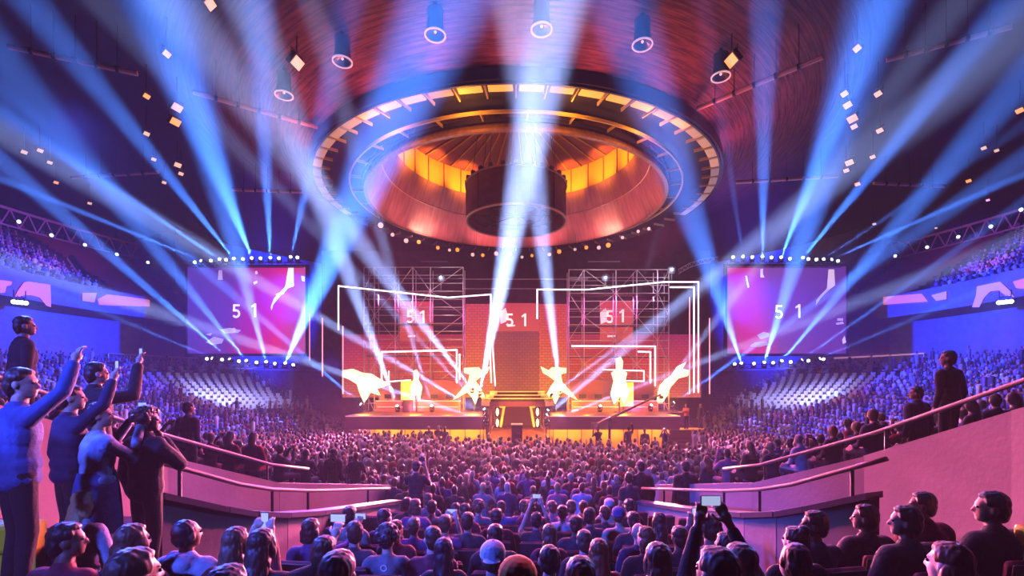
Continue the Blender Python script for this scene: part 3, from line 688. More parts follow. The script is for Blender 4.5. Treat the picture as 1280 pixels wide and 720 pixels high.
for i, (x0,y0,x1,y1,Y,tx,lab) in enumerate(((618,379,674,414,YW-.2,[('5',637,400),('1',655,400)],'middle red score screen reading 5 1 above the brown LED wall'),(500,377,541,427,YW-.2,[('5',513,396),('1',528,396)],'red score screen reading 5 1 inside the left scaffold'),(750,376,791,427,YW-.2,[('5',762,396),('1',777,395)],'red score screen reading 5 1 inside the right scaffold'))):
    t, W, H = led_panel('score_screen', lab, x0,y0,x1,y1,Y, m_score, cat='screen'); k = Y/F; cx0 = (x0+x1)/2
    for s, x, y in tx: put_text(s, 1.5, ((x-cx0)*k, -.07, (y1-y)*k), t, m_txt, .95)
    xx = tx[0][1]
    poly_part('caption_mark', [((xx-cx0-3)*k,(y1-y1+5.5)*k),((xx-cx0+7)*k,(6)*k),((xx-cx0+7)*k,8*k),((xx-cx0-3)*k,7.5*k)], -.07, m_gfx, t)
    if i != 1: poly_part('emblem', [((xx-cx0-12)*k,(y1-391)*k),((xx-cx0-5)*k,(y1-385)*k),((xx-cx0-3)*k,(y1-392)*k),((xx-cx0-4)*k,(y1-402)*k),((xx-cx0-11)*k,(y1-405)*k)], -.065, m_gfx, t)

# scaffolds
m_scaf = mat('scaffold_tube', (.55,.42,.48), .35, .3)
def scaffold(label, xs, y_top, y_bot, tops, Y, depth=1.2):
    pts = [at(x, y_bot, Y) for x in xs]; z0 = zt; t = thing('scaffold', label, 'scaffold', (pts[0].x, Y, z0))
    zt_ = [at(0, yt, Y).z-z0 for yt in tops]
    for dy in (0, depth):
        for p, zz in zip(pts, zt_):
            b = MB(); b.tube((p.x-pts[0].x, dy, 0), (p.x-pts[0].x, dy, zz), .038, 6); b.build('upright', m_scaf, t)
    n = int(max(zt_)/.62)
    for j in range(1, n+1):
        z = j*max(zt_)/n
        xx = [p.x-pts[0].x for p, zz in zip(pts, zt_) if zz >= z-.01]
        for dy in (0, depth) if j % 2 else (0,):
            b = MB(); b.tube((min(xx),dy,z),(max(xx),dy,z),.024,6); b.build('ledger', m_scaf, t)
    for i in range(len(pts)-1):
        for j in range(0, n-2, 3):
            z = j*max(zt_)/n; z2 = (j+3)*max(zt_)/n
            if z2 > min(zt_[i], zt_[i+1])+.01: continue
            a, c = (pts[i].x-pts[0].x, pts[i+1].x-pts[0].x); a, c = (a, c) if (i+j) % 2 else (c, a)
            b = MB(); b.tube((a,-.05,z),(c,-.05,z2),.022,6); b.build('brace', m_scaf, t)
    for j in range(3, n, 4):
        z = j*max(zt_)/n; b = MB(); b.box(((pts[-1].x-pts[0].x)/2, depth/2, z-.03), (abs(pts[-1].x-pts[0].x), depth*.9, .05)); b.build('walkway', m_dark, t)
    return t
YS = 38.5
scaffold('tall pale tube scaffold left of the middle screen', [455,470,489,516,538,562,580], 0, 0, [334,334,335,336,337,337,337], YS) if False else None
scaffold('tall pale tube scaffold filling the left half of the set', [455,468,494,516,538,579], 335, 516, [334,334,334,334,334,334], YS)
scaffold('tall pale tube scaffold filling the right half of the set', [711,730,770,796,822,836], 335, 516, [337,337,337,337,337,337], YS)

# white LED tube frames
def tube_frame(label, lines, m, r=.055, dY=0):
    p0 = at(lines[0][0][0], lines[0][0][1], lines[0][0][2]); t = thing('led_tube_frame', label, 'LED frame', p0)
    for ln in lines:
        for a, c in zip(ln[:-1], ln[1:]):
            b = MB(); p, q = at(*a)-p0, at(*c)-p0; b.tube(p, q, r, 8); b.ball(p, r, 8, 6); b.ball(q, r, 8, 6); b.build('tube', m, t)
    return t
A = 36.5; Bk = 37.8
tube_frame('large white LED tube frame round the left half of the set', [[(423,412,A-.5),(423,357.5,A-.5),(560,372,Bk),(613.5,368,Bk)],[(613.5,368,Bk),(615,420,Bk),(619,482,Bk)]], m_tube)
tube_frame('thin inner white LED tube standing by the left portal edge', [[(614,372,Bk+.3),(612,420,Bk+.3),(614,478,Bk+.3)]], m_tube, .05)
tube_frame('large white LED tube frame round the right half of the set', [[(671.5,398,Bk),(671.5,362,Bk),(735,362,Bk),(830,352.5,A),(873,352.5,A),(873,490,A)]], m_tube)
tube_frame('second white LED tube just inside the right frame', [[(838,359,A+.6),(867.5,359,A+.6),(867.5,490,A+.6)]], m_tube, .06)
tube_frame('white LED tube rectangle before the left player booth', [[(477,478,A),(477,440,A),(571,437.5,A),(571,478,A)]], m_tube, .06)
tube_frame('short white LED tube beside the left booth rectangle', [[(574.5,443,A+.3),(574.5,474,A+.3)]], m_tube, .05)
tube_frame('white LED tube rectangle before the right player booth', [[(715,432.5,A),(819,433,A),(819,482,A)]], m_tube, .06)
tube_frame('smaller white LED tube angle inside the right booth rectangle', [[(798,439.5,A+.3),(813,440,A+.3),(813,478,A+.3)]], m_tube, .06)
tube_frame('small low white LED rectangle on the right booth desk', [[(754,462,A-.6),(805,463.5,A-.6),(805,476.5,A-.6),(784,476,A-.6)]], m_tube, .045)
tube_frame('small low white LED line on the left booth desk', [[(486,464,A-.6),(486,477,A-.6),(513,475,A-.6)]], m_tube, .045)
tube_frame('tall thin pink LED upright at the far left of the set', [[(403,470,37.5),(403,398,37.5)]], m_tubepink, .05)
tube_frame('tall thin pink LED upright inside the left frame', [[(428.5,492,37.5),(428.5,408,37.5)]], m_tubepink, .05)
tube_frame('tall thin pink LED upright at the far right of the set', [[(887,492,37.5),(887,398,37.5)]], m_tubepink, .05)
tube_frame('tall thin pink LED upright inside the right frame', [[(862,492,37.3),(862,372,37.3)]], m_tubepink, .045)
tube_frame('tall thin pink LED upright on the left screen edge', [[(387,450,42),(387,392,42)]], m_tubepink, .05)

# player booths: desk, monitors and chairs glimpsed behind the tubes
m_booth = mat('booth_panel', (.30,.10,.14), .5)
m_mon = mat('monitor_face', (.1,.1,.1), .3, emit=(1,.5,.35), es=.7)
for s, x0, x1 in ((-1,470,575),(1,715,822)):
    nm = 'left' if s < 0 else 'right'
    p0, p1 = at(x0,519,A+.8), at(x1,519,A+.8)
    t = thing('player_booth', 'red player booth with a row of monitors on the %s of the stage' % nm, 'player booth', ((p0.x+p1.x)/2, A+.8, zt)); W = p1.x-p0.x
    b = MB(); b.bbox((0,.4,.45),(W,.9,.9),.04); b.build('desk', m_booth, t)
    b = MB(); b.box((0,-.07,.88),(W,.05,.05)); b.build('desk_light', m_pinkline, t)
    b = MB(); b.box((0,-.07,.42),(W*.96,.04,.05)); b.build('desk_light', m_pinkline, t)
    for k in range(5):
        x = (k-2)*W/5.4; mo = thing('desk_monitor', 'small monitor on the %s player booth, number %s along' % (nm, ('one','two','three','four','five')[k]), 'monitor', ((p0.x+p1.x)/2+x, A+1.1, zt+.9), 0)
        b = MB(); b.bbox((0,0,.32),(.56,.05,.34),.01); b.build('casing', m_black, mo)
        b = MB(); b.box((0,.03,.32),(.52,.01,.3)); b.build('display', m_mon, mo)
        b = MB(); b.box((0,.02,.08),(.05,.04,.16)); b.bbox((0,.02,.01),(.24,.16,.02),.005); b.build('stand', m_black, mo)
    b = MB(); b.box((0,1.02,1.25),(W,.1,2.5)); b.build('rear_panel', m_booth, t)

wpoint_later = []
# blazing light sculptures
def sculpt(label, poly, Y, m=m_hot, th=.35):
    P = [at(x,y,Y) for x, y in poly]; c = P[0].copy(); t = thing('light_sculpture', label, 'light sculpture', (c.x, Y, zt))
    b = MB(); b.prism([(p.x-c.x,0,p.z-zt) for p in P], (0,th,0)); b.build('glowing_body', m, t)
    zmin = min(p.z for p in P)-zt; xm = sum(p.x for p in P)/len(P)-c.x
    wpoint_later.append((c.x+xm, Y-.5, zt+zmin+.6))
    b = MB(); b.tube((xm,th*.5,0),(xm,th*.5,max(.1,zmin+.2)),.06,8); b.bbox((xm,th*.5,.04),(.7,.6,.08),.02); b.build('stand', m_black, t)
sculpt('blazing white winged light shape at the far left of the stage', [(428,463),(440,461),(452,466),(463,467),(474,474),(486,480),(478,484),(470,486),(474,494),(462,490),(455,503),(450,492),(446,480),(436,474),(428,471)], 37.2)
sculpt('blazing white spiky T shaped light left of the stage entrance', [(609, 466), (602, 470), (594, 476), (600, 484), (608, 500), (598, 494), (594, 505), (590, 496), (584, 490), (566, 500), (576, 488), (585, 478), (587, 468), (580, 466), (580, 460), (598, 459), (602, 463), (612, 458)], 37.2)
sculpt('blazing white spiky T shaped light right of the stage entrance', [(676, 458), (686, 463), (690, 459), (708, 460), (708, 466), (701, 468), (703, 478), (712, 488), (722, 500), (704, 490), (698, 496), (694, 505), (690, 494), (680, 500), (688, 484), (694, 476), (686, 470), (679, 466)], 37.2)
sculpt('tall white pointed light figure on the right booth', [(771,448),(776,446),(779,452),(778,462),(784,466),(782,474),(786,492),(780,505),(776,494),(768,505),(764,492),(768,476),(765,466),(771,462)], 36.85)
sculpt('small white pointed light figure on the left booth', [(517,464),(520,462),(523,468),(522,474),(527,484),(524,500),(520,492),(514,500),(513,484),(517,474)], 36.85)
sculpt('blazing white winged light shape at the far right of the stage', [(822,503),(826,482),(833,474),(840,470),(848,458),(858,453),(853,461),(862,463),(860,470),(848,473),(838,484),(834,494),(828,503)], 37.2)
for x0, y0, x1, y1, lab in ((776,478,792,508,'upright amber light box beside the pointed figure on the right'),(501,476,518,500,'upright amber light box beside the pointed figure on the left')):
    p, q = at(x0,y1,37.0), at(x1,y0,37.0); t = thing('amber_light_box', lab, 'light box', ((p.x+q.x)/2, 37.0, zt)); W = q.x-p.x; z0 = max(.05, p.z-zt); H = q.z-zt-z0
    b = MB(); b.bbox((0,.1,z0+H/2),(W,.2,H),.03); b.build('glowing_panel', m_amber, t)
    b = MB(); b.bbox((0,.1,z0/2),(W*.7,.16,z0+.04),.02); b.build('foot', m_black, t)

# work lights on the scaffold tops
for x, y, lab in ((551,347,'brilliant white work light on top of the left scaffold'),(757,347,'brilliant white work light on top of the right scaffold'),(840,337,'brilliant white work light high at the right end of the scaffold')):
    p = at(x,y,37.6); t = thing('hanging_work_light', lab, 'work light', p)
    b = MB(); b.lathe([(.01,.3),(.16,.28),(.3,.02),(.33,0)], n=20); o = b.build('reflector', m_dark, t, True); o.rotation_euler = (PI/2,0,0)
    b = MB(); b.ball((0,-.03,0),(.24,.1,.24),14,10); b.build('lamp', mat('work_light_glass',(1,1,1),.3,emit=(.85,.92,1),es=18.), t, True)
    b = MB(); b.tube((0,.1,-.25),(0,.1,-1.0),.03,6); b.build('bracket', m_dark, t)
# curved pale truss at the right corner and thin pipes behind
p = [at(x,y,40) for x, y in ((848,337),(862,329),(878,324),(898,321))]
t = thing('hanging_curved_truss', 'pale curved truss with clamps beside the right screen', 'truss', p[0])
for dz in (0,-.35):
    b = MB(); b.path([q-p[0]+Vector((0,0,dz)) for q in p], .045, 6); b.build('chord', m_scaf, t)
b = MB()
for i in range(3):
    for k in range(3):
        a0 = p[i].lerp(p[i+1],k/3)-p[0]; a1 = p[i].lerp(p[i+1],(k+.5)/3)-p[0]+Vector((0,0,-.35)); b.tube(a0,a1,.025,5); b.tube(a1,p[i].lerp(p[i+1],(k+1)/3)-p[0],.025,5)
b.build('lattice', m_scaf, t)
for i, (x0,x1,y,Y) in enumerate(((526,560,327,44),(735,775,327,44),(580,735,349,42),(580,711,361,42))):
    a_, c_ = at(x0,y,Y), at(x1,y,Y); t = thing('hanging_pipe', ('short pale pipe hung behind the left scaffold','short pale pipe hung behind the right scaffold','long upper pipe spanning the gap between the scaffolds','long lower pipe spanning the gap between the scaffolds')[i], 'pipe', a_)
    b = MB(); b.tube((0,0,0), c_-a_, .05, 8); b.build('tube', m_scaf, t)
    for f in (.1,.9):
        b = MB(); q = (c_-a_)*f; b.tube(q, q+Vector((0,0,17.9-a_.z)), .012, 5); b.build('wire', m_dark, t)
# ================================================================ the beams: (source px, py, depth), a second pixel the beam runs through, cone degrees, strength
BLUE = (.055, .22, 1.); PALE = (.34, .46, 1.)
PW = 8.4e6; DEG = .62
def beam_dir(sx, sy, sY, ex, ey):
    """direction of a beam that leaves the picture below the roof: where its line crosses the picture's edge it hangs at 18 m or less"""
    dx, dy = ex-sx, ey-sy; t = 1e9
    if dx < 0: t = min(t, (0-sx)/dx)
    if dx > 0: t = min(t, (1280-sx)/dx)
    if dy < 0: t = min(t, (0-sy)/dy)
    bx, by = sx+dx*t, sy+dy*t
    Y = min(32., 13.2*F/max(60, PY-by)); return at(bx, by, Y)-at(sx, sy, sY)
def head_beam(lst, table, Y, nm, pos, grp):
    for x, y in lst:
        hit = [r for r in table if abs(r[0]-x) < 1.5]
        p = at(x, y, Y)
        if hit:
            _, ex, ey, deg, pw = hit[0]; d = beam_dir(x, y, Y, ex, ey)
            l = spot('beam_light', p+d.normalized()*.35, p+d, pw*PW, BLUE, deg*DEG, 1., .09)
        else:
            d = Vector((0, -20, -4.)) - Vector((p.x*.35, 0, 0))
            if pos == 'below': spot('beam_light', p+d.normalized()*.35, p+Vector((0,-3.5,-8)), 16000., (.10,.16,1.), 34, 1., .1)
            else: spot('beam_light', p+d.normalized()*.35, p+d, 1500., (.3,.5,1.), 55, 1., .1)
        lab = 'moving head lamp on the truss %s the %s screen, %s' % (pos, nm, 'throwing a beam' if hit else 'glowing towards the audience')
        moving_head(p-Vector((0,0,.46)), d, lab, 'moving heads %s the %s screen, %s' % (pos, nm, 'beaming' if hit else 'glowing'))
head_beam(TOPL, [(254,107,267,4.5,2.2),(276,148,240,5,2.2),(293,107,90,5,2.2),(315,235,120,8,2.6),(338,323,20,4.5,2.4),(363,406,134,4.5,1.6)], 43.9, 'left', 'above', '')
head_beam(BOTL, [(289,77,267,7,2.2),(309,160,268,7,1.8),(333,285,274,7,2.4),(356,490,152,10,5.0),(268,118,386,6,.5)], 43.9, 'left', 'below', '')
head_beam(TOPR, [(953,957,0,4.5,2.2),(976,1068,90,6,2.6),(1003,1172,114,5,2.2),(1037,1230,240,4.5,2.0),(929,918,250,3,.5),(1028,1110,270,4,.6)], 43.9, 'right', 'above', '')
head_beam(BOTR, [(927,877,307,8,2.4),(955,1001,307,8,2.6),(976,1115,290,7,2.2),(1000,1099,381,5,1.2),(1022,1166,388,6,.5)], 43.9, 'right', 'below', '')
# wide soft beams over the upper banks and stage floor fans
def floor_beam(sx, sy, sY, ex, ey, deg, pw, lab, scale=1., col=BLUE, eY=None):
    p = at(sx, sy, sY); d = beam_dir(sx, sy, sY, ex, ey) if eY is None else at(ex, ey, eY)-p
    moving_head(p-Vector((0,0,.46*scale)), d, lab, None, scale)
    spot('beam_light', p+d.normalized()*.5*scale, p+d, pw*PW, col, deg*DEG, 1., .09)
YL = 32.2
# lamp towers of the stage front: source, and a second pixel the beam runs through
for nm, lst in (('left', ((608,527,437,470,5,2.2),(608,519,490,450,6,2.0),(607,513,500,400,5,.8))), ('right', ((683,527,800,482,5,1.6),(682,520,850,381,8,.9),(683,514,880,350,5,.4)))):
    for i, (sx, sy, ex, ey, deg, pw) in enumerate(lst):
        floor_beam(sx, sy, YL, ex, ey, deg, pw, 'moving head on the lamp tower %s of the stage entrance, %s' % (nm, ('lowest','middle','topmost')[i]), .7, PALE)
for s, x in ((-1,606),(1,685)):
    p = at(x, 545, YL+.05); t = thing('lamp_tower', 'slim black lamp tower on the %s of the stage entrance' % ('left' if s < 0 else 'right'), 'lamp tower', (p.x, p.y, 0)); zt2 = at(0,509,YL).z
    for dx in (-.12,.12):
        b = MB(); b.tube((dx,.24,0),(dx,.24,zt2),.03,8); b.build('upright', m_black, t)
    for z in (at(0,531,YL).z-.05, at(0,524,YL).z-.05, at(0,517,YL).z-.05):
        b = MB(); b.box((0,.08,z),(.26,.34,.03)); b.build('shelf', m_black, t)
    b = MB(); b.bbox((0,.1,.05),(.7,.6,.1),.02); b.build('base', m_black, t)
floor_beam(453,507,36, 375,440,6,1.8, 'moving head at the stage left corner sending a beam up to the left screen', .8, BLUE)
floor_beam(497,509,36, 430,330,8,2.0, 'moving head on the left of the stage sending a beam up and left', .8, PALE)
floor_beam(540,509,36, 511,411,5,1.1, 'moving head before the left booth aimed steeply up and left', .8, PALE)
floor_beam(590,486,36.8, 470,330,9,1.6, 'moving head by the left light sculpture aimed up and left', .8, PALE)
floor_beam(600,489,36.8, 655,215,10,4.6, 'moving head left of the riser aimed over the screen drum', .8, PALE)
floor_beam(700,489,36.8, 668,220,7.5,2.8, 'moving head right of the riser aimed straight up', .8, PALE)
floor_beam(690,493,36.4, 850,376,6,.8, 'moving head right of the riser aimed up and right', .8, PALE)
floor_beam(750,509,36, 780,420,3,.2, 'moving head before the right booth aimed steeply up', .8, PALE)
floor_beam(840,505,36, 890,470,6,1.8, 'moving head at the stage right corner sending a beam past the right screen', .8, BLUE)
floor_beam(813,508,36, 880,420,6,.8, 'moving head at the right of the stage aimed up and right', .8, PALE)
# ================================================================ wash lights: lamps with no fixture in view, partly added as fill
WS = .16
def wash(p, q, pw, col, deg, rad=.4): return spot('unseen_wash_light', p, q, pw*WS, col, deg, .7, rad)
def warea(n, p, q, pw, *k): return area(n, p, q, pw*WS, *k)
def wpoint(n, p, pw, *k): return point(n, p, pw*WS, *k)
MAG = (1,.08,.30); PINK = (1,.17,.40); BLU = (.0,.03,1); ORA = (1,.36,.02); PUR = (.35,.10,1)
# boarded ceiling round the gantry, lit from unseen lamps added outside the gantry's skirt
for i in range(9):
    a = -60+15*i; c = (1,.12,.17) if abs(a) < 50 else (1,.07,.18)
    p = cyl(a, 14.7, 17.6); q = cyl(a, 18.0, 20.8); warea('unseen_wash_light', p, q, 460, c, 1.2, .5, 150)
# canopy: amber on the gold band and lining, red on the copper sheets
for i in range(16):
    a = i*22.5+10; p = cyl(a, 6.4, 22.7); q = cyl(a, 9.2, 23.3); wash(p, q, 7000, ORA, 88, .2)
for a in (-165,-140,-115,-90,90,115,140,165): wash(cyl(a, 8.2, 17.5), cyl(a, 10.2, 19.8), 1700, (1,.20,.25), 120, .3)
for a in (-128,128): wash(cyl(a, 9.6, 17.3), cyl(a, 10.6, 18.6), 2600, (1,.60,.50), 110, .2)
for a in (-34,-12,12,34): wpoint('unseen_wash_light', cyl(a, 12.6, 17.9), 1100, ORA, .3)  # amber points added to brighten the gantry joists
# stage: amber from below the lip, red and amber on the set
for x in (-9,-6,-3.4,3.4,6.5,10): warea('unseen_wash_light', (x, YF+.5, 1.45), (x, YF+1.2, .3), 420, ORA, 2.6, .15)
for x, c in ((-8,(1,.12,.2)),(-3.5,ORA),(3.8,ORA),(9,(1,.10,.25))): wash((x, 36.4, 2.8), (x, 41, 6), 4500, c, 140)
for x in (-7.5,-5,5.2,7.8): wpoint('unseen_wash_light', (x, 35.2, 3.4), 2200, ORA, .3)
wash((.1, 31, 6.5), (.1, 33.5, 1.4), 22000, (1,.36,.06), 60)
for x in (-1.5,1.7): wpoint('unseen_wash_light', (x, 34.1, 2.2), 500, ORA, .1)
for x in (-3.2,3.4): wash((x, 32.3, 3.6), (x*1.1, 29.5, .0), 3500, ORA, 110)
# audience: pink and violet rim and fill light from added unseen lamps
for x in (-9.5,-6,-3,3,6,9.5): wash((x, 32.7, 2.75), (x*.25, 8, 1.9), 290000, (1,.19,.40), 28, .35)
for x in (-9,9): wash((x, 32.7, 3.2), (x*1.3, 18, 1.2), 210000, (1,.15,.50), 44, .4)
for s in (-1,1): wash((s*1.5, 33.2, 3.4), (s*1.0, 12, 1), 60000, (1,.30,.18), 36, .3)
for x in (-6,6): warea('unseen_wash_light', (x, 19, 15), (x*.5, 8, 1.5), 4200, (.72,.10,.62), 2.0, None, 70)
for x in (-7,7): wash((x, 25, 17.2), (x*.5, 20, 0), 60000, (1,.22,.48), 62, .3)
for s in (-1,1): wash((s*9, 22, 17.2), (s*17, 24, 1), 50000, (1,.20,.60), 50, .3)
# unseen pink spots added for the vomitory walls and the people by them
for s in (-1,1):
    wash((-s*9.0, 24, 13), (s*4.2, 8.0, 2.8), 170000, (1,.12,.30), 20)
    wash((-s*7, 29, 9), (s*3.8, 4.2, 3.7), 300000 if s < 0 else 50000, (1,.12,.30), 15)
# blue floods from the screen trusses and the balcony clusters on to the banks
for s in (-1,1):
    for q, pw in (((s*38,34,9),520000),((s*33,52,9.5),420000),((s*24,26,3),520000),((s*36,58,15),700000)):
        wash((s*17.5, 43, 13), q, pw, BLU, 62)
    wash((s*16, 43.5, 6.5), (s*20, 30, 1.5), 70000, (.12,.06,1), 100)
    wash((s*33, 37, 17.0), (s*42, 40, 15), 16000, (.05,.05,1), 90)
    wash((s*24, 42.5, 6.6), (s*27, 46, 2), 20000, (.34,.36,1), 110)
    wash((s*34, 36.5, 14.5), (s*43.5, 41.5, 19.2), 4500, (1,.16,.34), 80)
    wash((-s*12, 40, 12), (s*24, 30, 3), 220000, (1,.14,.60), 40)
# unseen blue spot added for the group standing at the left
wash((-12, 13, 12), (-4, 4.5, 4), 200000, (.06,.10,1), 34)
for q in wpoint_later: wpoint('sculpture_glow', q, 5000, (1,.34,.04), .4)
wash((-13, -5, 11), (-4.1, 4.4, 4), 170000, (.05,.10,1), 30); wash((-5.5, -8, 10), (-3.4, 4, 3.6), 70000, (.10,.14,1), 24)  # unseen lamps behind the camera, added to brighten the left group
# work lights
for x, y in ((551,347),(757,347),(840,337)): wpoint('work_lamp', at(x,y,37.2), 1800, (.75,.85,1), .2)
# ================================================================ people
def V(*a): return Vector(a)
SCRAP = []
def blob_mesh(name, prims, voxel, mats, smooth=2, noise=None):
    b = MB()
    for p in prims:
        if p[0] == 'b': b.ball(p[1], p[2], 14, 10, 0, p[3] if len(p) > 3 else None)
        else:
            _, p0, r0, p1, r1 = p
            b.ball(p0, r0, 10, 8); b.ball(p1, r1, 10, 8); b.tube(p0, p1, r0, 10, r1)
    me = b.mesh('tmp', []); o = bpy.data.objects.new('tmp', me); SHOP.collection.objects.link(o)
    m = o.modifiers.new('r', 'REMESH'); m.mode = 'VOXEL'; m.voxel_size = voxel
    if smooth: s = o.modifiers.new('s', 'SMOOTH'); s.factor = .5; s.iterations = smooth
    out = grown(o)
    SHOP.collection.objects.unlink(o); SCRAP.extend((o, me))
    out.name = name; out.materials.clear()
    for mm in mats: out.materials.append(mm)
    n = len(out.polygons); out.polygons.foreach_set('material_index', [0]*n); out.polygons.foreach_set('use_smooth', [True]*n)
    if noise:
        amp, sc = noise; from mathutils import noise as nz
        k = len(out.vertices); co = np.empty(k*3, np.float32); nn = np.empty(k*3, np.float32)
        out.vertices.foreach_get('co', co); out.vertices.foreach_get('normal', nn); c3 = co.reshape(-1,3)
        d = np.array([nz.noise((x*sc, y*sc, z*sc*.35)) for x, y, z in c3.tolist()], np.float32)
        out.vertices.foreach_set('co', (c3+nn.reshape(-1,3)*(amp*d)[:,None]).ravel()); out.update()
    return out

def figure(seated=False, lean=0., yaw=0., pitch=0., roll=0., L='lap', Rr='lap', female=False, fat=1., legs='stand'):
    """prims of one person: bare body, top, trousers, and the frame of the head"""
    P = V(0,0,.52 if seated else .95); u = V(0, math.sin(lean), math.cos(lean)); f = V(0, math.cos(lean), -math.sin(lean))
    sw = .165 if female else .19; body, top, legsp = [], [], []
    hw = .155*fat; tr = Matrix.Rotation(-lean, 3, 'X')
    def T(z, x=0., y=0.): return P + u*z + f*y + V(x,0,0)
    torso = [('b', T(.02), (hw*1.02,.115*fat,.13), tr), ('b', T(.16), (hw*.93,.108*fat,.16), tr), ('b', T(.31,0,.005), (hw*1.06,.118*fat,.17), tr),
             ('b', T(.40,0,-.01), (hw*1.05,.095,.10), tr), ('l', T(.445,-sw+.03), .062, T(.445,sw-.03), .062), ('l', T(.44,0,-.01), .09, T(.50,0,.0), .06)]
    neck = [('l', T(.46), .058, T(.58,0,.015), .052)]
    HC = T(.685,0,.03); hr = Matrix.Rotation(yaw,3,'Z') @ Matrix.Rotation(pitch,3,'X') @ Matrix.Rotation(roll,3,'Y')
    def Hd(x,y,z): return HC + hr @ V(x,y,z)
    head = [('b', Hd(0,-.012,.025), (.076,.094,.092), hr), ('b', Hd(0,.02,-.025), (.064,.075,.085), hr), ('b', Hd(0,.055,-.078), (.034,.034,.026), hr),
            ('l', Hd(0,.080,.020), .010, Hd(0,.102,-.018), .013), ('b', Hd(0,.082,-.052), (.024,.012,.010), hr), ('b', Hd(0,.072,.034), (.050,.016,.010), hr),
            ('b', Hd(-.078,-.005,-.005), (.010,.022,.032), hr), ('b', Hd(.078,-.005,-.005), (.010,.022,.032), hr)]
    body += torso + neck + head
    info = {'HC': HC, 'hr': hr, 'hands': []}
    cuffs = []
    for s, arm in ((-1,L),(1,Rr)):
        Sh = T(.43, s*sw); hz = HC.z
        if arm == 'down': E = Sh+V(s*.055,-.03,-.28); W = E+V(s*-.005,.07,-.235)
        elif arm == 'lap': E = Sh+V(s*.06,.05,-.275); W = E+V(-s*.09,.21,-.06)
        elif arm == 'photo': E = Sh+V(s*.05,.19,-.16); W = V(s*.085, HC.y+.33, hz-.035)
        elif arm == 'photohigh': E = Sh+V(s*.06,.24,.02); W = V(s*.10, HC.y+.34, hz+.13)
        elif arm == 'raise': E = Sh+V(s*.10,.16,.20); W = E+V(-s*.02,.08,.235)
        elif arm == 'reach': E = Sh+V(s*.14,.22,.03); W = E+V(s*.03,.20,.17)
        elif arm == 'hip': E = Sh+V(s*.17,-.09,-.22); W = V(s*.165,.07,P.z+.08)
        elif arm == 'clap': E = Sh+V(s*.05,.13,-.24); W = V(s*.035,HC.y+.27,Sh.z-.13)
        elif arm == 'chin': E = Sh+V(s*.02,.2,-.2); W = V(s*.05, HC.y+.10, hz-.19)
        d = (W-E).normalized()
        body += [('l', Sh, .052, E, .042), ('l', E, .041, W, .027)]
        top += [('l', Sh, .068, E, .054)]; cuffs.append((Sh,E,W))
        # hand: palm, four fingers of unequal length with a bend, thumb from the side of the palm
        side = d.cross(V(0,1,0)); side = side.normalized() if side.length > .2 else V(1,0,0)
        if side.x < 0: side = -side
        if arm in ('photo','photohigh','raise','reach'): d2 = (d+V(-s*.15,.15,.35)).normalized()
        else: d2 = d
        pn = side.cross(d2).normalized()
        if pn.y < 0 and arm not in ('down',): pn = -pn
        palm = W + d2*.05; body += [('l', W, .026, palm-d2*.01, .03), ('b', palm, (.037,.037,.037))]
        for k, ln in enumerate((.062,.074,.080,.070)):
            o_ = side*((k-1.5)*.0205); k0 = palm+d2*.032+o_*.9; k1 = k0+d2*ln*.5+o_*.15; k2 = k1+(d2*.55+pn*.65).normalized()*ln*.55
            body += [('l', k0, .0105, k1, .0095), ('l', k1, .0095, k2, .0085)]
        t0 = palm-d2*.012-side*s*.026; t1 = t0-side*s*.035+d2*.028+pn*.012; t2 = t1+d2*.03+pn*.012
        body += [('l', t0, .013, t1, .0115), ('l', t1, .0115, t2, .0095)]
        info['hands'].append(palm+d2*.06+pn*.02)
    for s in (-1,1):
        Hp = P+V(s*.085,0,-.01)
        if seated: K = V(s*.125,.44,.50); A_ = V(s*.12,.40,.09)
        elif legs == 'stride': K = V(s*.10,.07*s+.04,.50); A_ = V(s*.11,.12*s-.02,.085)
        else: K = V(s*.095,.025,.50); A_ = V(s*.105,-.015,.085)
        legsp += [('l', Hp, .092*fat, K, .066), ('l', K, .064, A_, .050)]
        body += [('l', Hp, .080, K, .054), ('l', K, .052, A_, .038), ('l', A_+V(0,-.03,-.045), .036, A_+V(0,.13,-.055), .030)]
        info.setdefault('feet', []).append(A_)
    info['torso'] = [(k[0],)+((k[1], tuple(x+.014 for x in k[2]))+k[3:] if k[0] == 'b' else (k[1],k[2]+.014,k[3],k[4]+.014)) for k in torso]
    info['body'] = body; info['top'] = top; info['cuffs'] = cuffs; info['legs'] = legsp + [('b', P+V(0,0,.0), (hw*1.07,.128*fat,.125))]; info['hem'] = (hw*1.12+.004, .128*fat+.012, .115); info['T'] = T; info['P'] = P; info['sw'] = sw
    return info

SKIN = mat('skin_light', (.55,.33,.26), .55); SKIN2 = mat('skin_tan', (.38,.22,.16), .55); SKIN3 = mat('skin_dark', (.16,.085,.06), .5)
HAIRS = {'black': mat('hair_black',(.012,.010,.012),.45), 'dark brown': mat('hair_dark_brown',(.035,.018,.012),.45), 'brown': mat('hair_brown',(.10,.05,.028),.45), 'blond': mat('hair_blond',(.42,.28,.13),.45), 'auburn': mat('hair_auburn',(.20,.06,.02),.45), 'grey': mat('hair_grey',(.30,.29,.29),.5)}
TOPS = {'black': (.012,.012,.015), 'charcoal': (.04,.04,.05), 'grey': (.17,.17,.19), 'navy': (.018,.025,.07), 'blue': (.05,.10,.30), 'pale blue': (.38,.46,.66), 'white': (.62,.60,.62), 'maroon': (.14,.02,.035), 'red': (.32,.03,.04), 'brown': (.09,.05,.03), 'olive': (.07,.075,.035), 'pink': (.45,.18,.24), 'purple': (.13,.06,.18), 'cream': (.50,.43,.34)}
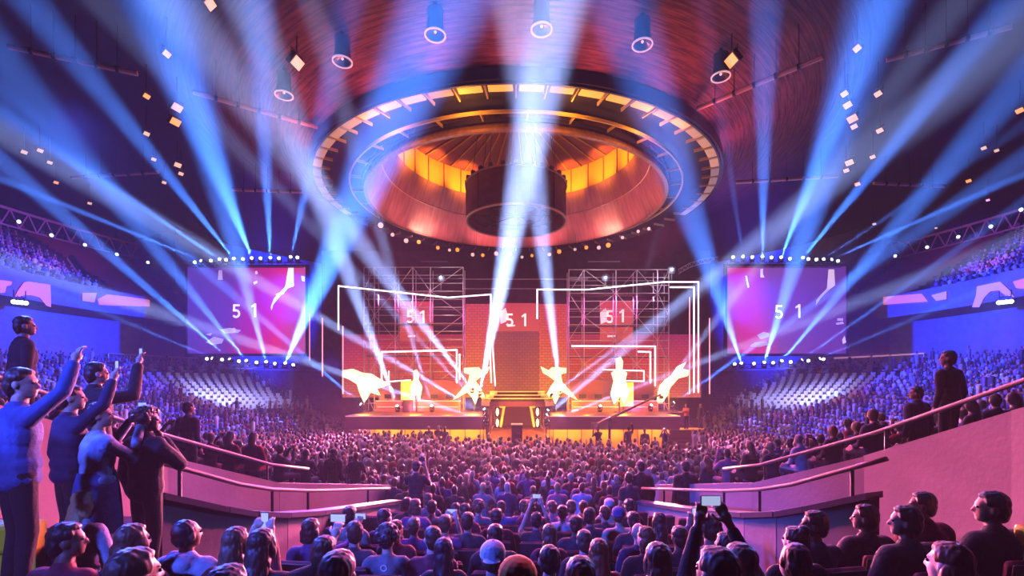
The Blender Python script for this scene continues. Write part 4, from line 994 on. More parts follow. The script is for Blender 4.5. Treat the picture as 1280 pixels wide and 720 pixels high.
TOPM = {k: mat('cloth_'+k.replace(' ','_'), c, .85, noise=.18, nscale=14, bump=.35, bscale=45) for k, c in TOPS.items()}
m_shoe = mat('shoe_dark', (.03,.03,.03), .5)
m_phone = mat('phone_case', (.015,.015,.02), .3); m_phscr = mat('phone_screen', (.3,.3,.4), .2, emit=(.55,.64,1), es=.7)

def top_prims(I, style):
    out = list(I['torso']) + list(I['top']); T = I['T']
    ex = {'tee': 0., 'shirt': .0, 'hoodie': .012, 'jacket': .016}[style]
    if ex: out = [(k[0],)+((k[1], tuple(x+ex for x in k[2]))+k[3:] if k[0] == 'b' else (k[1],k[2]+ex,k[3],k[4]+ex)) for k in out]
    for Sh, E, W in I['cuffs']:
        if style == 'tee': pass
        else: out += [('l', E, .053+ex, E.lerp(W,.88), .042+ex)]
    if style == 'tee':
        out = [k for k in out if not any(k[0] == 'l' and (k[1]-c[0]).length < 1e-6 for c in I['cuffs'])] + [('l', c[0], .068, c[0].lerp(c[1],.62), .062) for c in I['cuffs']]
    if style in ('shirt','jacket'): out += [('b', T(.525,0,-.005), (.072,.074,.030))]
    if style == 'hoodie': out += [('b', T(.50,0,-.085), (.115,.06,.075)), ('b', T(.53,.07,-.03), (.05,.06,.05)), ('b', T(.53,-.07,-.03), (.05,.06,.05))]
    out += [('b', T(-.035), I['hem'], Matrix.Rotation(0,3,'X')), ('b', T(.07), I['hem'], Matrix.Rotation(0,3,'X'))]
    return out
def hair_prims(I, style):
    HC, hr = I['HC'], I['hr']
    def H(x,y,z): return HC + hr @ V(x,y,z)
    o = [('b', H(0,-.027,.050), (.086,.092,.087), hr), ('b', H(0,-.055,-.005), (.081,.062,.085), hr), ('b', H(0,.004,.094), (.068,.064,.036), hr), ('b', H(-.055,-.005,.055), (.030,.050,.045), hr), ('b', H(.055,-.005,.055), (.030,.050,.045), hr)]
    if style == 'short': o += [('b', H(0,-.06,-.05), (.066,.045,.05), hr)]
    if style == 'cropped': o = [('b', H(0,-.030,.040), (.081,.090,.088), hr), ('b', H(0,-.052,-.01), (.077,.057,.075), hr)]
    if style == 'long':
        o += [('b', H(-.062,.01,-.03), (.032,.052,.10), hr), ('b', H(.062,.01,-.03), (.032,.052,.10), hr)]
        d = I['T'](.42,0,-.105); o += [('l', H(0,-.055,-.04), .082, H(0,-.075,-.13), .078), ('l', H(0,-.075,-.13), .078, d+V(0,-.01,.02), .062), ('l', H(.05,-.05,-.1), .045, d+V(.05,0,.0), .04), ('l', H(-.05,-.05,-.1), .045, d+V(-.05,0,.0), .04)]
    if style == 'bob': o += [('l', H(-.055,-.03,-.02), .052, H(-.062,-.03,-.10), .042), ('l', H(.055,-.03,-.02), .052, H(.062,-.03,-.10), .042), ('b', H(0,-.06,-.06), (.075,.05,.075), hr)]
    if style == 'curly':
        rr = random.Random(5)
        for i in range(46):
            a, t = rr.uniform(0,2*PI), rr.uniform(0,1.75); x, y, z = math.sin(t)*math.cos(a), math.sin(t)*math.sin(a), math.cos(t)
            if y > .45 and z < .55: continue
            o.append(('b', H(x*.10, y*.105-.02, z*.108+.03), (.034,)*3))
    if style == 'bun': o += [('b', H(0,-.075,.115), (.046,.044,.044))]
    if style == 'ponytail': o += [('b', H(0,-.12,.04), (.032,)*3), ('l', H(0,-.13,.02), .030, H(0,-.15,-.14), .018)]
    return o
def cap_mesh(I, m, kind):
    HC, hr = I['HC'], I['hr']
    def H(x,y,z): return HC + hr @ V(x,y,z)
    if kind == 'beanie': pr = [('b', H(0,-.026,.062), (.097,.116,.086), hr), ('b', H(0,-.026,.028), (.099,.119,.036), hr)]
    else:
        s = -1 if kind == 'backcap' else 1
        pr = [('b', H(0,-.024,.060), (.096,.117,.082), hr), ('b', H(0,-.024,.034), (.098,.119,.030), hr), ('b', H(0,s*.125-.01,.030), (.066,.062,.009), hr), ('b', H(0,-.024,.143), (.012,.012,.008), hr)]
    return blob_mesh('hat', pr, .006, [m], 2)
BODYC = {}
def person_meshes(key, fig, style, bottoms, voxel):
    k = (key, style, bottoms)
    if k in BODYC: return BODYC[k]
    I = figure(**fig)
    if (key,) not in BODYC: BODYC[(key,)] = blob_mesh('person', I['body'], voxel, [SKIN], 2)
    top = blob_mesh('top', top_prims(I, style), .012, [TOPM['grey']], 3, (.010, 9))
    if bottoms == 'skirt':
        P = I['P']; b = MB(); b.lathe([(.14,.16),(.165,.06),(.185,-.10),(.205,-.42),(.195,-.42),(.175,-.10),(.155,.05),(.13,.15)], (0,0,P.z), n=28); lg = b.mesh('skirt', [TOPM['grey']], True)
    else: lg = blob_mesh('trousers', I['legs'], .014, [TOPM['charcoal']], 3, (.008, 10))
    sh = MB()
    for A_ in I['feet']: sh.ball(A_+V(0,.045,-.045), (.048,.135,.042), 12, 8)
    shm = sh.mesh('shoes', [m_shoe], True)
    ey = MB()
    for s in (-1,1): ey.ball(I['HC']+I['hr'] @ V(s*.031,.080,.012), .0095, 8, 6)
    eym = ey.mesh('eyes', [mat('eye_dark',(.03,.02,.02),.2)], True)
    BODYC[k] = (BODYC[(key,)], top, lg, shm, eym, I); return BODYC[k]
HAIRC = {}
def obj_with(me, name, m, parent=None):
    o = bpy.data.objects.new(name, me); COL.objects.link(o)
    if parent is not None: o.parent = parent
    if m is not None: o.material_slots[0].link = 'OBJECT'; o.material_slots[0].material = m
    return o
def person(label, pos, rz, key, fig, top='grey', style='tee', hair='dark brown', hstyle='short', bottoms='trousers', bcol='charcoal', skin=SKIN, scale=1., group=None, hat=None, eyes=True, voxel=.009, shoes=True):
    b, t, l, s, e, I = person_meshes(key, fig, style, bottoms, voxel)
    o = obj_with(b, 'person', skin); o.location = pos; o.rotation_euler = (0,0,rz); o.scale = (scale,)*3; tag(o, label, 'person', group)
    obj_with(t, 'top', TOPM[top], o); obj_with(l, 'skirt' if bottoms == 'skirt' else 'trousers', TOPM[bcol], o)
    if shoes: obj_with(s, 'shoes', None, o)
    if eyes: obj_with(e, 'eyes', None, o)
    if hstyle != 'bald':
        hk = (key, hstyle)
        if hk not in HAIRC: HAIRC[hk] = blob_mesh('hair', hair_prims(I, hstyle), .007, [HAIRS['black']], 2, (.006, 55))
        obj_with(HAIRC[hk], 'hair', HAIRS[hair], o)
    if hat:
        hk = (key, hat[0], hat[1])
        if hk not in HAIRC: HAIRC[hk] = cap_mesh(I, TOPM[hat[1]], hat[0])
        obj_with(HAIRC[hk], 'hat', None, o)
    o['_hands'] = [tuple(h) for h in I['hands']]
    return o
def world_of(o, p):
    return Vector(o.location) + Matrix.Rotation(o.rotation_euler.z,3,'Z') @ (Vector(p)*o.scale.x)
def phone(o, hand, label, upright=False, lift=.05, lit=True, tilt=0.):
    hs = o['_hands']; p = (Vector(hs[0])+Vector(hs[1]))/2 if hand == 2 else Vector(hs[hand])
    w = world_of(o, p+V(0,-.01,lift))
    t = thing('held_phone', label, 'phone', w, o.rotation_euler.z); t.rotation_euler = (0, tilt, o.rotation_euler.z)
    d = (.068,.009,.136) if upright else (.136,.009,.068)
    b = MB(); b.bbox((0,0,0), d, .004); b.build('case', m_phone, t)
    b = MB(); b.box((0,-.0056,0), (d[0]*.9,.001,d[2]*.9)); b.build('display', m_phscr if lit else m_phone, t)
    b = MB(); b.tube((d[0]*.36,.005,d[2]*.36),(d[0]*.36,.0065,d[2]*.36),.006,8); b.build('lens', m_phone, t)
    return t

# floor heights where people stand or sit
def hc(x, y): return hcb(x, y)
def hside(x, y):
    r = math.hypot(x, CY-y); k = math.floor((r-19)/.85); return max(0., side_h(19+k*.85))
def place(px, ptop, H, hf, y0=1.6, y1=40):
    """the spot on the floor hf where a figure of height H has the top of its head at this pixel"""
    best = None
    for i in range(600):
        y = y0+(y1-y0)*i/599; p = at(px, ptop, y); e = abs(hf(p.x, y)+H-p.z)*F/y
        if best is None or e < best[0]: best = (e, y, p.x)
    return best[2], best[1], hf(best[2], best[1])

# auditorium seats
m_seat = mat('seat_red_fabric', (.11,.015,.025), .8, noise=.3, nscale=10); m_seatsh = mat('seat_shell', (.03,.02,.025), .5)
def seat_proto():
    t = thing('auditorium_seat', 'dark red folding seat in the centre block, half hidden by the audience', 'seat', (0,0,-50), 0, 'dark red seats of the centre block')
    b = MB(); b.bbox((0,.02,.44),(.46,.42,.08),.03); b.build('cushion', m_seat, t)
    b = MB(); b.bbox((0,-.22,.70),(.46,.07,.50),.03,Matrix.Rotation(.12,3,'X')); b.build('backrest', m_seat, t)
    b = MB(); b.bbox((0,-.265,.68),(.48,.02,.52),.008,Matrix.Rotation(.12,3,'X')); b.build('back_shell', m_seatsh, t)
    for s in (-1,1):
        b = MB(); b.bbox((s*.25,-.02,.56),(.045,.36,.04),.012); b.bbox((s*.25,-.05,.28),(.04,.20,.55),.01); b.build('armrest', m_seatsh, t)
    return kids_of(t)
SEAT = seat_proto(); seat_first = [True]
def seat(pos, rz):
    o = SEAT if seat_first[0] else copy_tree(SEAT)
    seat_first[0] = False; o.location = pos; o.rotation_euler = (0,0,rz); return o
ORD = 'first second third fourth fifth sixth seventh eighth ninth tenth eleventh twelfth thirteenth fourteenth fifteenth sixteenth seventeenth eighteenth nineteenth twentieth'.split()
ORD += ['twenty-'+x for x in ORD[:9]] + ['thirtieth'] + ['thirty-'+x for x in ORD[:9]]
# ---------------------------------------------------------------- the audience of the centre block, seen from behind
FIGS = {
 's_plain': dict(seated=True, lean=-.06), 's_left': dict(seated=True, lean=-.02, yaw=.45), 's_right': dict(seated=True, lean=-.02, yaw=-.45),
 's_tilt': dict(seated=True, lean=.08, roll=.14, pitch=-.1), 's_fwd': dict(seated=True, lean=.16, pitch=.05, L='chin', Rr='lap'),
 's_clap': dict(seated=True, lean=.0, L='clap', Rr='clap'), 's_photo': dict(seated=True, lean=.0, L='photo', Rr='photo'), 's_high': dict(seated=True, lean=.02, L='photohigh', Rr='photohigh'),
 's_one': dict(seated=True, lean=0., L='lap', Rr='reach'), 's_onel': dict(seated=True, lean=0., L='reach', Rr='lap'),
 's_profl': dict(seated=True, lean=.02, yaw=.95, L='lap', Rr='lap'), 's_profr': dict(seated=True, lean=.06, yaw=-.95, L='lap', Rr='lap'),
 's_fem': dict(seated=True, lean=-.03, female=True), 's_feml': dict(seated=True, lean=-.02, female=True, yaw=.35, roll=-.1),
}
FEM = {'long','bun','ponytail','bob'}
# (px, top of head, pose, hair style, hair colour, top colour, top style, label or None, extras)
NEAR = [
 (257,650,'s_right','cropped','black','pale blue','hoodie','man in a pale blue hooded top seated before the left pink wall',{}),
 (297,663,'s_photo','long','brown','maroon','shirt','long haired person with a phone just right of the pale hooded man',{'ph':('u',.02)}),
 (316,673,'s_one','long','dark brown','black','shirt','person with very long dark hair raising a lit phone beside the pink wall',{'ph':('w1',.07)}),
 (386,648,'s_one','bob','dark brown','purple','shirt','bob haired person low by the pink wall holding a glowing phone',{'ph':('w1',.02)}),
 (382,673,'s_tilt','short','dark brown','black','jacket','short haired person in black in front of the bob haired phone holder',{}),
 (424,699,'s_plain','short','brown','charcoal','tee','head cut off by the bottom edge of the photo below the grey shirted man',{}),
 (442,638,'s_plain','short','black','grey','tee','upright man in a grey tee shirt before the left pink wall',{}),
 (476,639,'s_right','short','black','navy','tee','dark haired person next to the end of the left pink wall',{}),
 (459,657,'s_left','short','dark brown','charcoal','tee',None,{}),
 (468,664,'s_plain','curly','black','grey','tee','curly haired person in a grey tee shirt with a round badge on the back',{'badge':1}),
 (499,649,'s_right','short','dark brown','maroon','tee',None,{}),
 (524,647,'s_plain','short','brown','purple','tee',None,{}),
 (537,667,'s_left','short','dark brown','maroon','shirt',None,{}),
 (508,624,'s_plain','short','dark brown','charcoal','tee',None,{}),(521,627,'s_clap','bob','brown','purple','shirt',None,{}),(534,620,'s_plain','short','brown','grey','tee',None,{}),(546,628,'s_plain','short','black','grey','tee',None,{}),
 (556,672,'s_fem','long','black','charcoal','tee','dark long haired woman beside the person in the white cap',{}),
 (575,644,'s_plain','short','dark brown','charcoal','shirt',None,{}),(556,647,'s_photo','short','brown','purple','tee','person holding a lit phone at face height in the middle left',{'ph':('w',.02)}),
 (580,634,'s_left','short','dark brown','maroon','tee',None,{}),(596,626,'s_plain','curly','brown','grey','tee','person with a round cloud of light curly hair',{}),(569,627,'s_plain','short','black','black','tee',None,{}),
 (621,639,'s_plain','short','black','maroon','shirt',None,{}),(620,659,'s_plain','short','dark brown','black','jacket',None,{}),
 (616,681,'s_plain','cropped','brown','navy','shirt','person in a white baseball cap worn low in the middle',{'hat':('backcap','white')}),
 (645,703,'s_tilt','cropped','auburn','black','tee','person in an orange beanie at the bottom edge in the middle',{'hat':('beanie','orange')}),
 (671,641,'s_high','short','black','charcoal','tee','person lifting a lit phone with both hands in the middle',{'ph':('w',.06)}),
 (687,655,'s_fem','long','brown','maroon','shirt',None,{}),(687,681,'s_plain','cropped','dark brown','black','jacket','close cropped person in a black jacket right of the white cap',{}),
 (702,631,'s_plain','short','black','white','tee','dark haired person in a pale tee shirt right of the lifted phone',{}),
 (691,625,'s_left','short','brown','pink','tee',None,{}),(655,625,'s_plain','short','brown','purple','tee',None,{}),(661,629,'s_fwd','bob','auburn','maroon','tee',None,{}),(632,625,'s_clap','short','dark brown','blue','shirt','person in blue with hands together in the middle distance',{}),
 (720,647,'s_plain','short','dark brown','charcoal','tee',None,{}),(728,660,'s_plain','short','brown','black','shirt',None,{}),(749,674,'s_fem','long','auburn','maroon','shirt','woman with long auburn hair right of the middle aisle',{}),
 (726,694,'s_fem','bob','dark brown','black','tee','bob haired head at the bottom edge, right of the middle',{}),
 (774,640,'s_right','cropped','brown','cream','tee','person in a bright blue beanie',{'hat':('beanie','blue')}),(796,652,'s_plain','bald','brown','navy','tee','bald person in navy near the right pink wall',{}),
 (799,638,'s_plain','short','black','charcoal','tee',None,{}),(817,643,'s_fem','long','black','maroon','tee',None,{}),(823,661,'s_left','bob','auburn','black','shirt',None,{}),(823,685,'s_fem','long','brown','purple','shirt','woman with long brown hair at the bottom, by the right pink wall',{}),
 (846,655,'s_plain','short','black','black','shirt',None,{}),(714,628,'s_plain','short','brown','pink','tee',None,{}),(725,626,'s_fwd','short','dark brown','purple','tee',None,{}),(762,631,'s_left','short','dark brown','charcoal','tee',None,{}),(779,627,'s_plain','short','black','black','tee',None,{}),
 (758,625,'s_plain','cropped','brown','cream','shirt','person in a white baseball cap far down by the right wall',{'hat':('cap','white')}),(741,640,'s_right','short','black','charcoal','tee',None,{}),
 (875,655,'s_photo','curly','black','purple','shirt','curly haired person holding up a phone before the right pink wall',{'ph':('u',.02)}),
 (904,672,'s_left','short','black','black','shirt','short haired person next to the curly haired phone holder on the right',{}),
 (897,702,'s_left','short','brown','navy','tee','head cut off by the bottom edge below the right pink wall',{}),
 (947,693,'s_high','long','brown','black','shirt','brown haired person holding a phone up sideways with both hands',{'ph':('w',.05)}),
 (981,656,'s_left','bun','dark brown','black','shirt','person with a dark bun before the right pink wall',{}),
 (986,688,'s_tilt','cropped','grey','charcoal','tee','grey haired large head at the bottom edge on the right',{}),
 (1037,645,'s_profl','short','dark brown','navy','shirt','broad person in a navy shirt right of the dark bun',{}),
 (1086,632,'s_profl','short','dark brown','charcoal','jacket','person in a charcoal jacket in profile, looking left under the wall corner',{}),
 (1131,638,'s_profl','short','black','black','jacket','person in a black padded jacket looking left, third of the row by the right wall',{}),
 (1169,613,'s_profl','short','black','maroon','jacket','taller person in a dark red jacket looking left at the right wall',{}),
 (1188,683,'s_left','bob','auburn','black','tee','auburn haired head at the bottom right in front of the row',{}),
 (1250,624,'s_profl','short','black','black','jacket','dark haired man at the far right beside the yellow ledge',{}),
 (95,612,'s_profr','long','blond','pale blue','shirt','blond woman seated on the left in a pale blue top, in profile',{'ph':('u0',.03)}),
 (84,664,'s_profr','short','black','maroon','tee','dark haired person low on the left with a pink lit face',{}),
 (153,662,'s_right','long','brown','black','tee','brown long haired person seated below the woman in the blue skirt',{}),
 (178,702,'s_right','short','brown','black','tee','head just showing at the bottom edge on the left',{}),
 (276,705,'s_plain','short','black','black','tee','dark head at the bottom edge below the pale hooded man',{}),
]
TOPM['orange'] = mat('cloth_orange', (.75,.22,.02), .85)
rows = [2.2+.72*i for i in range(11)]
rg = random.Random(11)
plan = []
for rec in NEAR:
    px, top = rec[0], rec[1]
    x, y, z = place(px, top, 1.31, hc, 1.8, 9.6)
    ry = min(rows, key=lambda r: abs(r-y))
    if y > 3.4: x, y = x*(ry/y if abs(px-645) > 500 else 1.), y*.5+ry*.5
    plan.append((round((y-2.2)/.72), x, y, rec))
for _ in range(12):                       # neighbours keep a shoulder's width apart
    for i in range(len(plan)):
        for j in range(i):
            a, b_ = plan[i], plan[j]
            if abs(a[2]-b_[2]) < .30 and abs(a[1]-b_[1]) < .42:
                m_ = min(.01, (.42-abs(a[1]-b_[1]))/2); sg = 1 if a[1] > b_[1] else -1
                plan[i] = (a[0], a[1]+sg*m_, a[2], a[3]); plan[j] = (b_[0], b_[1]-sg*m_, b_[2], b_[3])
rowsort = {}
for p in plan: rowsort.setdefault(p[0], []).append(p)
seat_spots = []
for rk, lst in sorted(rowsort.items()):
    lst.sort(key=lambda p: p[1])
    for i, (rk_, x, y, rec) in enumerate(lst):
        px, top, key, hs, hcol, tcol, style, lab, ex = rec
        if hs in FEM and key == 's_plain': key = 's_fem'
        if lab is None:
            what = {'short':'short','long':'long','curly':'curly','bob':'bobbed','bun':'tied up','cropped':'cropped'}.get(hs, hs)
            lab = 'seated person with %s %s hair in a %s top, %s from left, row %s' % (what, hcol, tcol, ORD[i], ['one','two','three','four','five','six','seven','eight','nine','ten','eleven','twelve'][rk])
        rz = math.atan2(x, 30-y)*.9 + rg.uniform(-.08,.08)
        z = hc(x, y); raised = key in ('s_photo','s_high','s_one','s_onel')
        o = person(lab, (x, y, z), rz, key, FIGS[key], tcol, style, hcol, hs, skin=rg.choice([SKIN,SKIN,SKIN,SKIN2,SKIN3]), scale=rg.uniform(.97,1.03), hat=ex.get('hat'), voxel=.0075 if raised else .010, bcol=rg.choice(['charcoal','black','navy']))
        seat_spots.append((x, y, z, rz))
        if 'ph' in ex:
            md, lift = ex['ph']; hand = 2 if md in ('u','w') else (0 if md.endswith('0') else 1)
            phone(o, hand, 'lit phone held by the ' + {297:'long haired person right of the pale hooded man',316:'person with very long dark hair',386:'bob haired person by the left wall',556:'person in the middle left, at face height',671:'person lifting both hands in the middle',875:'curly haired person before the right wall',947:'brown haired person, sideways, right',95:'seated blond woman'}[px], md.startswith('u'), lift)
        if 'badge' in ex:
            bd = MB(); bd.lathe([(.022,0),(.034,0),(.034,.004),(.022,.004),(.022,0)], n=20); g = bd.build('back_badge', TOPM['white'], o); T = figure(**FIGS[key])['T']; q = T(.445,0,-.118); g.location = q; g.rotation_euler = (PI/2,0,0)
for x, y, z, rz in seat_spots: seat((x, y, z), rz)
# further seats of the centre block left empty between them
for rk in range(11):
    y = rows[rk]
    for i in range(-6, 7):
        x = i*.56+(.28 if rk % 2 else 0)
        if abs(x) > 1.0+y*.26 or y < 2.6 or (y > 4.6 and abs(x) > 3.45-(y-5.2)*.22): continue
        if any(abs(x-a) < .50 and abs(y-b_) < .60 for a, b_, _, _ in seat_spots): continue
        seat((x, y, hc(x,y)), math.atan2(x, 30-y)*.9); seat_spots.append((x, y, 0, 0))
# ---------------------------------------------------------------- people standing at the sides
FIGS.update({
 't_down': dict(L='down', Rr='down'), 't_photo': dict(L='photo', Rr='photo', yaw=-.75), 't_raise': dict(L='down', Rr='raise', yaw=-.85), 't_raise2': dict(L='down', Rr='raise', yaw=-.55),
 't_fphoto': dict(L='photo', Rr='photo', female=True, yaw=-.75), 't_coat': dict(L='down', Rr='chin', yaw=-.8), 't_back': dict(L='down', Rr='down', yaw=-.35), 't_profl': dict(L='down', Rr='down', yaw=.75),
 't_cam': dict(L='photo', Rr='photo', yaw=-.1, lean=.06), 't_fem': dict(L='down', Rr='down', female=True, yaw=-.5), 't_hip': dict(L='hip', Rr='down', yaw=.2), 't_dark': dict(L='down', Rr='photohigh', yaw=-.3),
})
def stand(label, px, ptop, Y, key, rz=0., H=1.745, **k):
    sc = k.pop('scale', 1.); p = at(px, ptop, Y); z = p.z-H*sc
    return person(label, (p.x, Y, z), rz, key, FIGS[key], scale=sc, voxel=.009, **k), z
LAND = []
def land(o, z, w=.8): LAND.append((o.location.x, o.location.y, z, w))
o, z = stand('man in a blue shirt on the left with one arm raised', 22, 463, 3.7, 't_raise', -.45, top='blue', style='shirt', hair='dark brown', hstyle='short', bcol='black', skin=SKIN); land(o, z)
o, z = stand('man in a black shirt standing highest at the far left', 28, 397, 6.0, 't_back', -.5, top='black', style='shirt', hair='black', bcol='black'); land(o, z)
o, z = stand('man in a navy shirt behind the blue shirted man, phone held up', 86, 484, 4.6, 't_raise2', -.5, top='navy', style='shirt', hair='dark brown', bcol='black'); land(o, z); phone(o, 1, 'lit phone held up by the man in the navy shirt on the left', True, .03)
o, z = stand('tall person in black behind the left group, face to a raised phone', 118, 455, 5.2, 't_dark', -.45, top='black', style='jacket', hair='black', bcol='black'); land(o, z); phone(o, 1, 'small phone raised by the tall person in black on the left', True, .02)
o, z = stand('woman in a pale blue shirt and blue skirt photographing on the left', 121, 506, 4.6, 't_fphoto', -.35, top='pale blue', style='shirt', hair='dark brown', hstyle='short', bottoms='skirt', bcol='blue'); land(o, z); phone(o, 2, 'phone held in both hands by the woman in the blue skirt', False, .03)
o, z = stand('man in a long dark coat at the end of the left pink wall', 182, 513, 4.9, 't_coat', -.3, top='black', style='jacket', hair='black', hstyle='curly', bcol='black'); land(o, z)
for i, (x, y, z, w) in enumerate(LAND):
    b = MB(); zb_ = 0. ; b.box((x, y, (z+zb_)/2-.0), (w, .7, z-zb_-.002)); struct('floor_landing_%d' % (i+1), b, m_carpet)

SPEC = [
 (235,505,'t_back','charcoal','shirt','black','man in a dark checked shirt standing by the left sloping handrail'),
 (327,553,'t_down','black','jacket','black','dark standing person, first of the group past the left handrail end'),
 (349,556,'t_fem','charcoal','tee','dark brown','standing person with a pale sleeve, second of the left handrail group'),
 (367,565,'t_back','black','shirt','black','standing person in black, third of the left handrail group'),
 (384,567,'t_fem','blue','tee','dark brown','standing person in a blue grey top, fourth of the left handrail group'),
 (417,561,'t_down','black','hoodie','black','broad person all in black standing beside a long haired woman'),
 (440,570,'t_fem','navy','tee','black','long haired woman standing beside the broad person in black'),
 (902,562,'t_profl','black','jacket','dark brown','dark person standing left of the right sloping handrail end'),
 (929,566,'t_down','navy','shirt','black','broad navy back standing just at the right handrail end'),
 (957,563,'t_profl','charcoal','shirt','dark brown','dark person standing behind the right handrail, next to the purple shirt'),
 (972,549,'t_hip','purple','shirt','black','person in a purple shirt standing behind the right handrail'),
 (857,577,'t_down','black','jacket','black','dark back seen above the end of the right lower wall'),
 (1014,566,'t_fem','charcoal','tee','brown','person standing behind the middle of the right handrail'),
 (1147,485,'t_profl','navy','jacket','black','man in navy standing by the right handrail, lower of two'),
 (1187,449,'t_profl','black','shirt','black','man in black standing by the right handrail, higher of two'),
 (520,577,'t_cam','black','tee','black','photographer in a black tee shirt standing in the cross aisle, camera raised'),
 (801,577,'t_hip','black','jacket','black','dark person standing in the cross aisle near the right wall'),
 (787,592,'t_fem','charcoal','tee','dark brown','shorter person beside the dark one in the cross aisle'),
]
for px, ptop, key, tcol, style, hcol, lab in SPEC:
    hf = hside if (px < 500 or px > 870) else hc
    y0, y1 = (10.2,10.9) if hf is hc else (6,17)
    x, y, z = place(px, ptop, 1.745, hf, y0, y1)
    sc = 1.
    if hf is hc: sc = max(.8, min(1.1, (at(px,ptop,y).z-z)/1.745))
    o = person(lab, (x, y, z), math.atan2(x, 33-y)*.8, key, FIGS[key], tcol, style, hcol, 'long' if 'long haired' in lab else 'short', scale=sc, bcol='black', voxel=.012)
    if 'photographer' in lab:
        w = world_of(o, (Vector(o['_hands'][0])+Vector(o['_hands'][1]))/2+V(0,.0,.04)); t = thing('held_camera', 'camera raised by the photographer in the cross aisle', 'camera', w, o.rotation_euler.z)
        b = MB(); b.bbox((0,0,0),(.15,.07,.10),.012); b.bbox((0,0,.06),(.06,.06,.04),.008); b.build('body', m_black, t)
        b = MB(); b.tube((0,.03,0),(0,.17,0),.038,14,.042); b.build('lens', m_black, t, True)
        b = MB(); b.bbox((0,.0,.10),(.07,.10,.05),.01); b.build('flash', mat('flash_front',(.8,.8,.8),.3), t)

# ---------------------------------------------------------------- smaller figures: one light mesh each, shared shapes
def small_mesh(name, fig, long=False):
    I = figure(**fig); pr = list(I['body'][:0]) + I['torso'] + I['top'] + I['legs']
    for Sh, E, W in I['cuffs']: pr += [('l', E, .053, W, .04)]
    pr += [('b', h-V(0,0,.03), (.045,.045,.07)) for h in I['hands']]
    pr += [('b', A_+V(0,.04,-.045), (.05,.12,.045)) for A_ in I['feet']]
    HC, hr = I['HC'], I['hr']; pr += [('l', I['T'](.46), .06, HC, .055), ('b', HC+V(0,0,.005), (.082,.10,.118), hr), ('b', HC+hr @ V(0,.095,-.02), (.02,.03,.03), hr)]
    if long: pr += [('l', HC+V(0,-.05,-.02), .08, HC+V(0,-.09,-.2), .065)]
    me = blob_mesh(name, pr, .030, [SKIN, HAIRS['black'], TOPM['grey'], TOPM['charcoal']], 1)
    me.materials.clear()
    for m in (SKIN, HAIRS['black'], TOPM['grey'], TOPM['charcoal']): me.materials.append(m)
    hi = hr.inverted()
    for p in me.polygons:
        c = p.center; l = hi @ (c-HC)
        if l.length < .15 and l.z > -.115: p.material_index = 0 if (l.y > .035 and l.z < .075) else 1
        elif long and l.y < -.02 and -.30 < l.z < 0 and abs(l.x) < .12: p.material_index = 1
        elif any((c-h).length < .095 for h in I['hands']): p.material_index = 0
        elif (c-(HC+V(0,0,-.13))).length < .07: p.material_index = 0
        elif c.z > I['P'].z-.03 and c.y < .42: p.material_index = 2
        else: p.material_index = 3
    return me
SM = {'sit': [small_mesh('person', dict(seated=True, lean=-.04)), small_mesh('person', dict(seated=True, lean=.05, yaw=.3, L='clap', Rr='clap')), small_mesh('person', dict(seated=True, lean=0, female=True, yaw=-.2), True), small_mesh('person', dict(seated=True, L='photo', Rr='photo')), small_mesh('person', dict(seated=True, lean=.1, roll=.12, L='lap', Rr='chin'))],
      'up': [small_mesh('person', dict(L='down', Rr='down')), small_mesh('person', dict(L='photo', Rr='photo')), small_mesh('person', dict(L='down', Rr='raise', yaw=.3)), small_mesh('person', dict(L='hip', Rr='down', female=True, yaw=-.3), True), small_mesh('person', dict(L='clap', Rr='clap'))]}
rg2 = random.Random(21)
TOPK = ['black','charcoal','grey','navy','blue','pale blue','white','maroon','red','brown','olive','pink','purple','cream','black','charcoal','navy']
def small(label, pos, rz, kind, group=None, k=None, top=None, scale=None):
    me = SM[kind][rg2.choice([0,0,1,2,3,4]) if k is None else k]
    o = bpy.data.objects.new('person', me); COL.objects.link(o); o.location = pos; o.rotation_euler = (0,0,rz); o.scale = (scale or rg2.uniform(.94,1.05),)*3
    ms = (rg2.choice([SKIN,SKIN,SKIN,SKIN2,SKIN3]), HAIRS[rg2.choice(list(HAIRS)+['black','dark brown','brown'])], TOPM[top or rg2.choice(TOPK)], TOPM[rg2.choice(['black','charcoal','navy','grey'])])
    for s, m in zip(o.material_slots, ms): s.link = 'OBJECT'; s.material = m
    return tag(o, label, 'person', group)
N_IND = len([o for o in COL.objects if o.get('category') == 'person'])
def proj(x, y, z): return PX+F*x/y, PY-F*(z-CZ)/y
taken = [(o.location.x, o.location.y) for o in COL.objects if o.get('category') == 'person']
def free(x, y, d=.45): return all((x-a)**2+(y-b)**2 > d*d for a, b in taken)

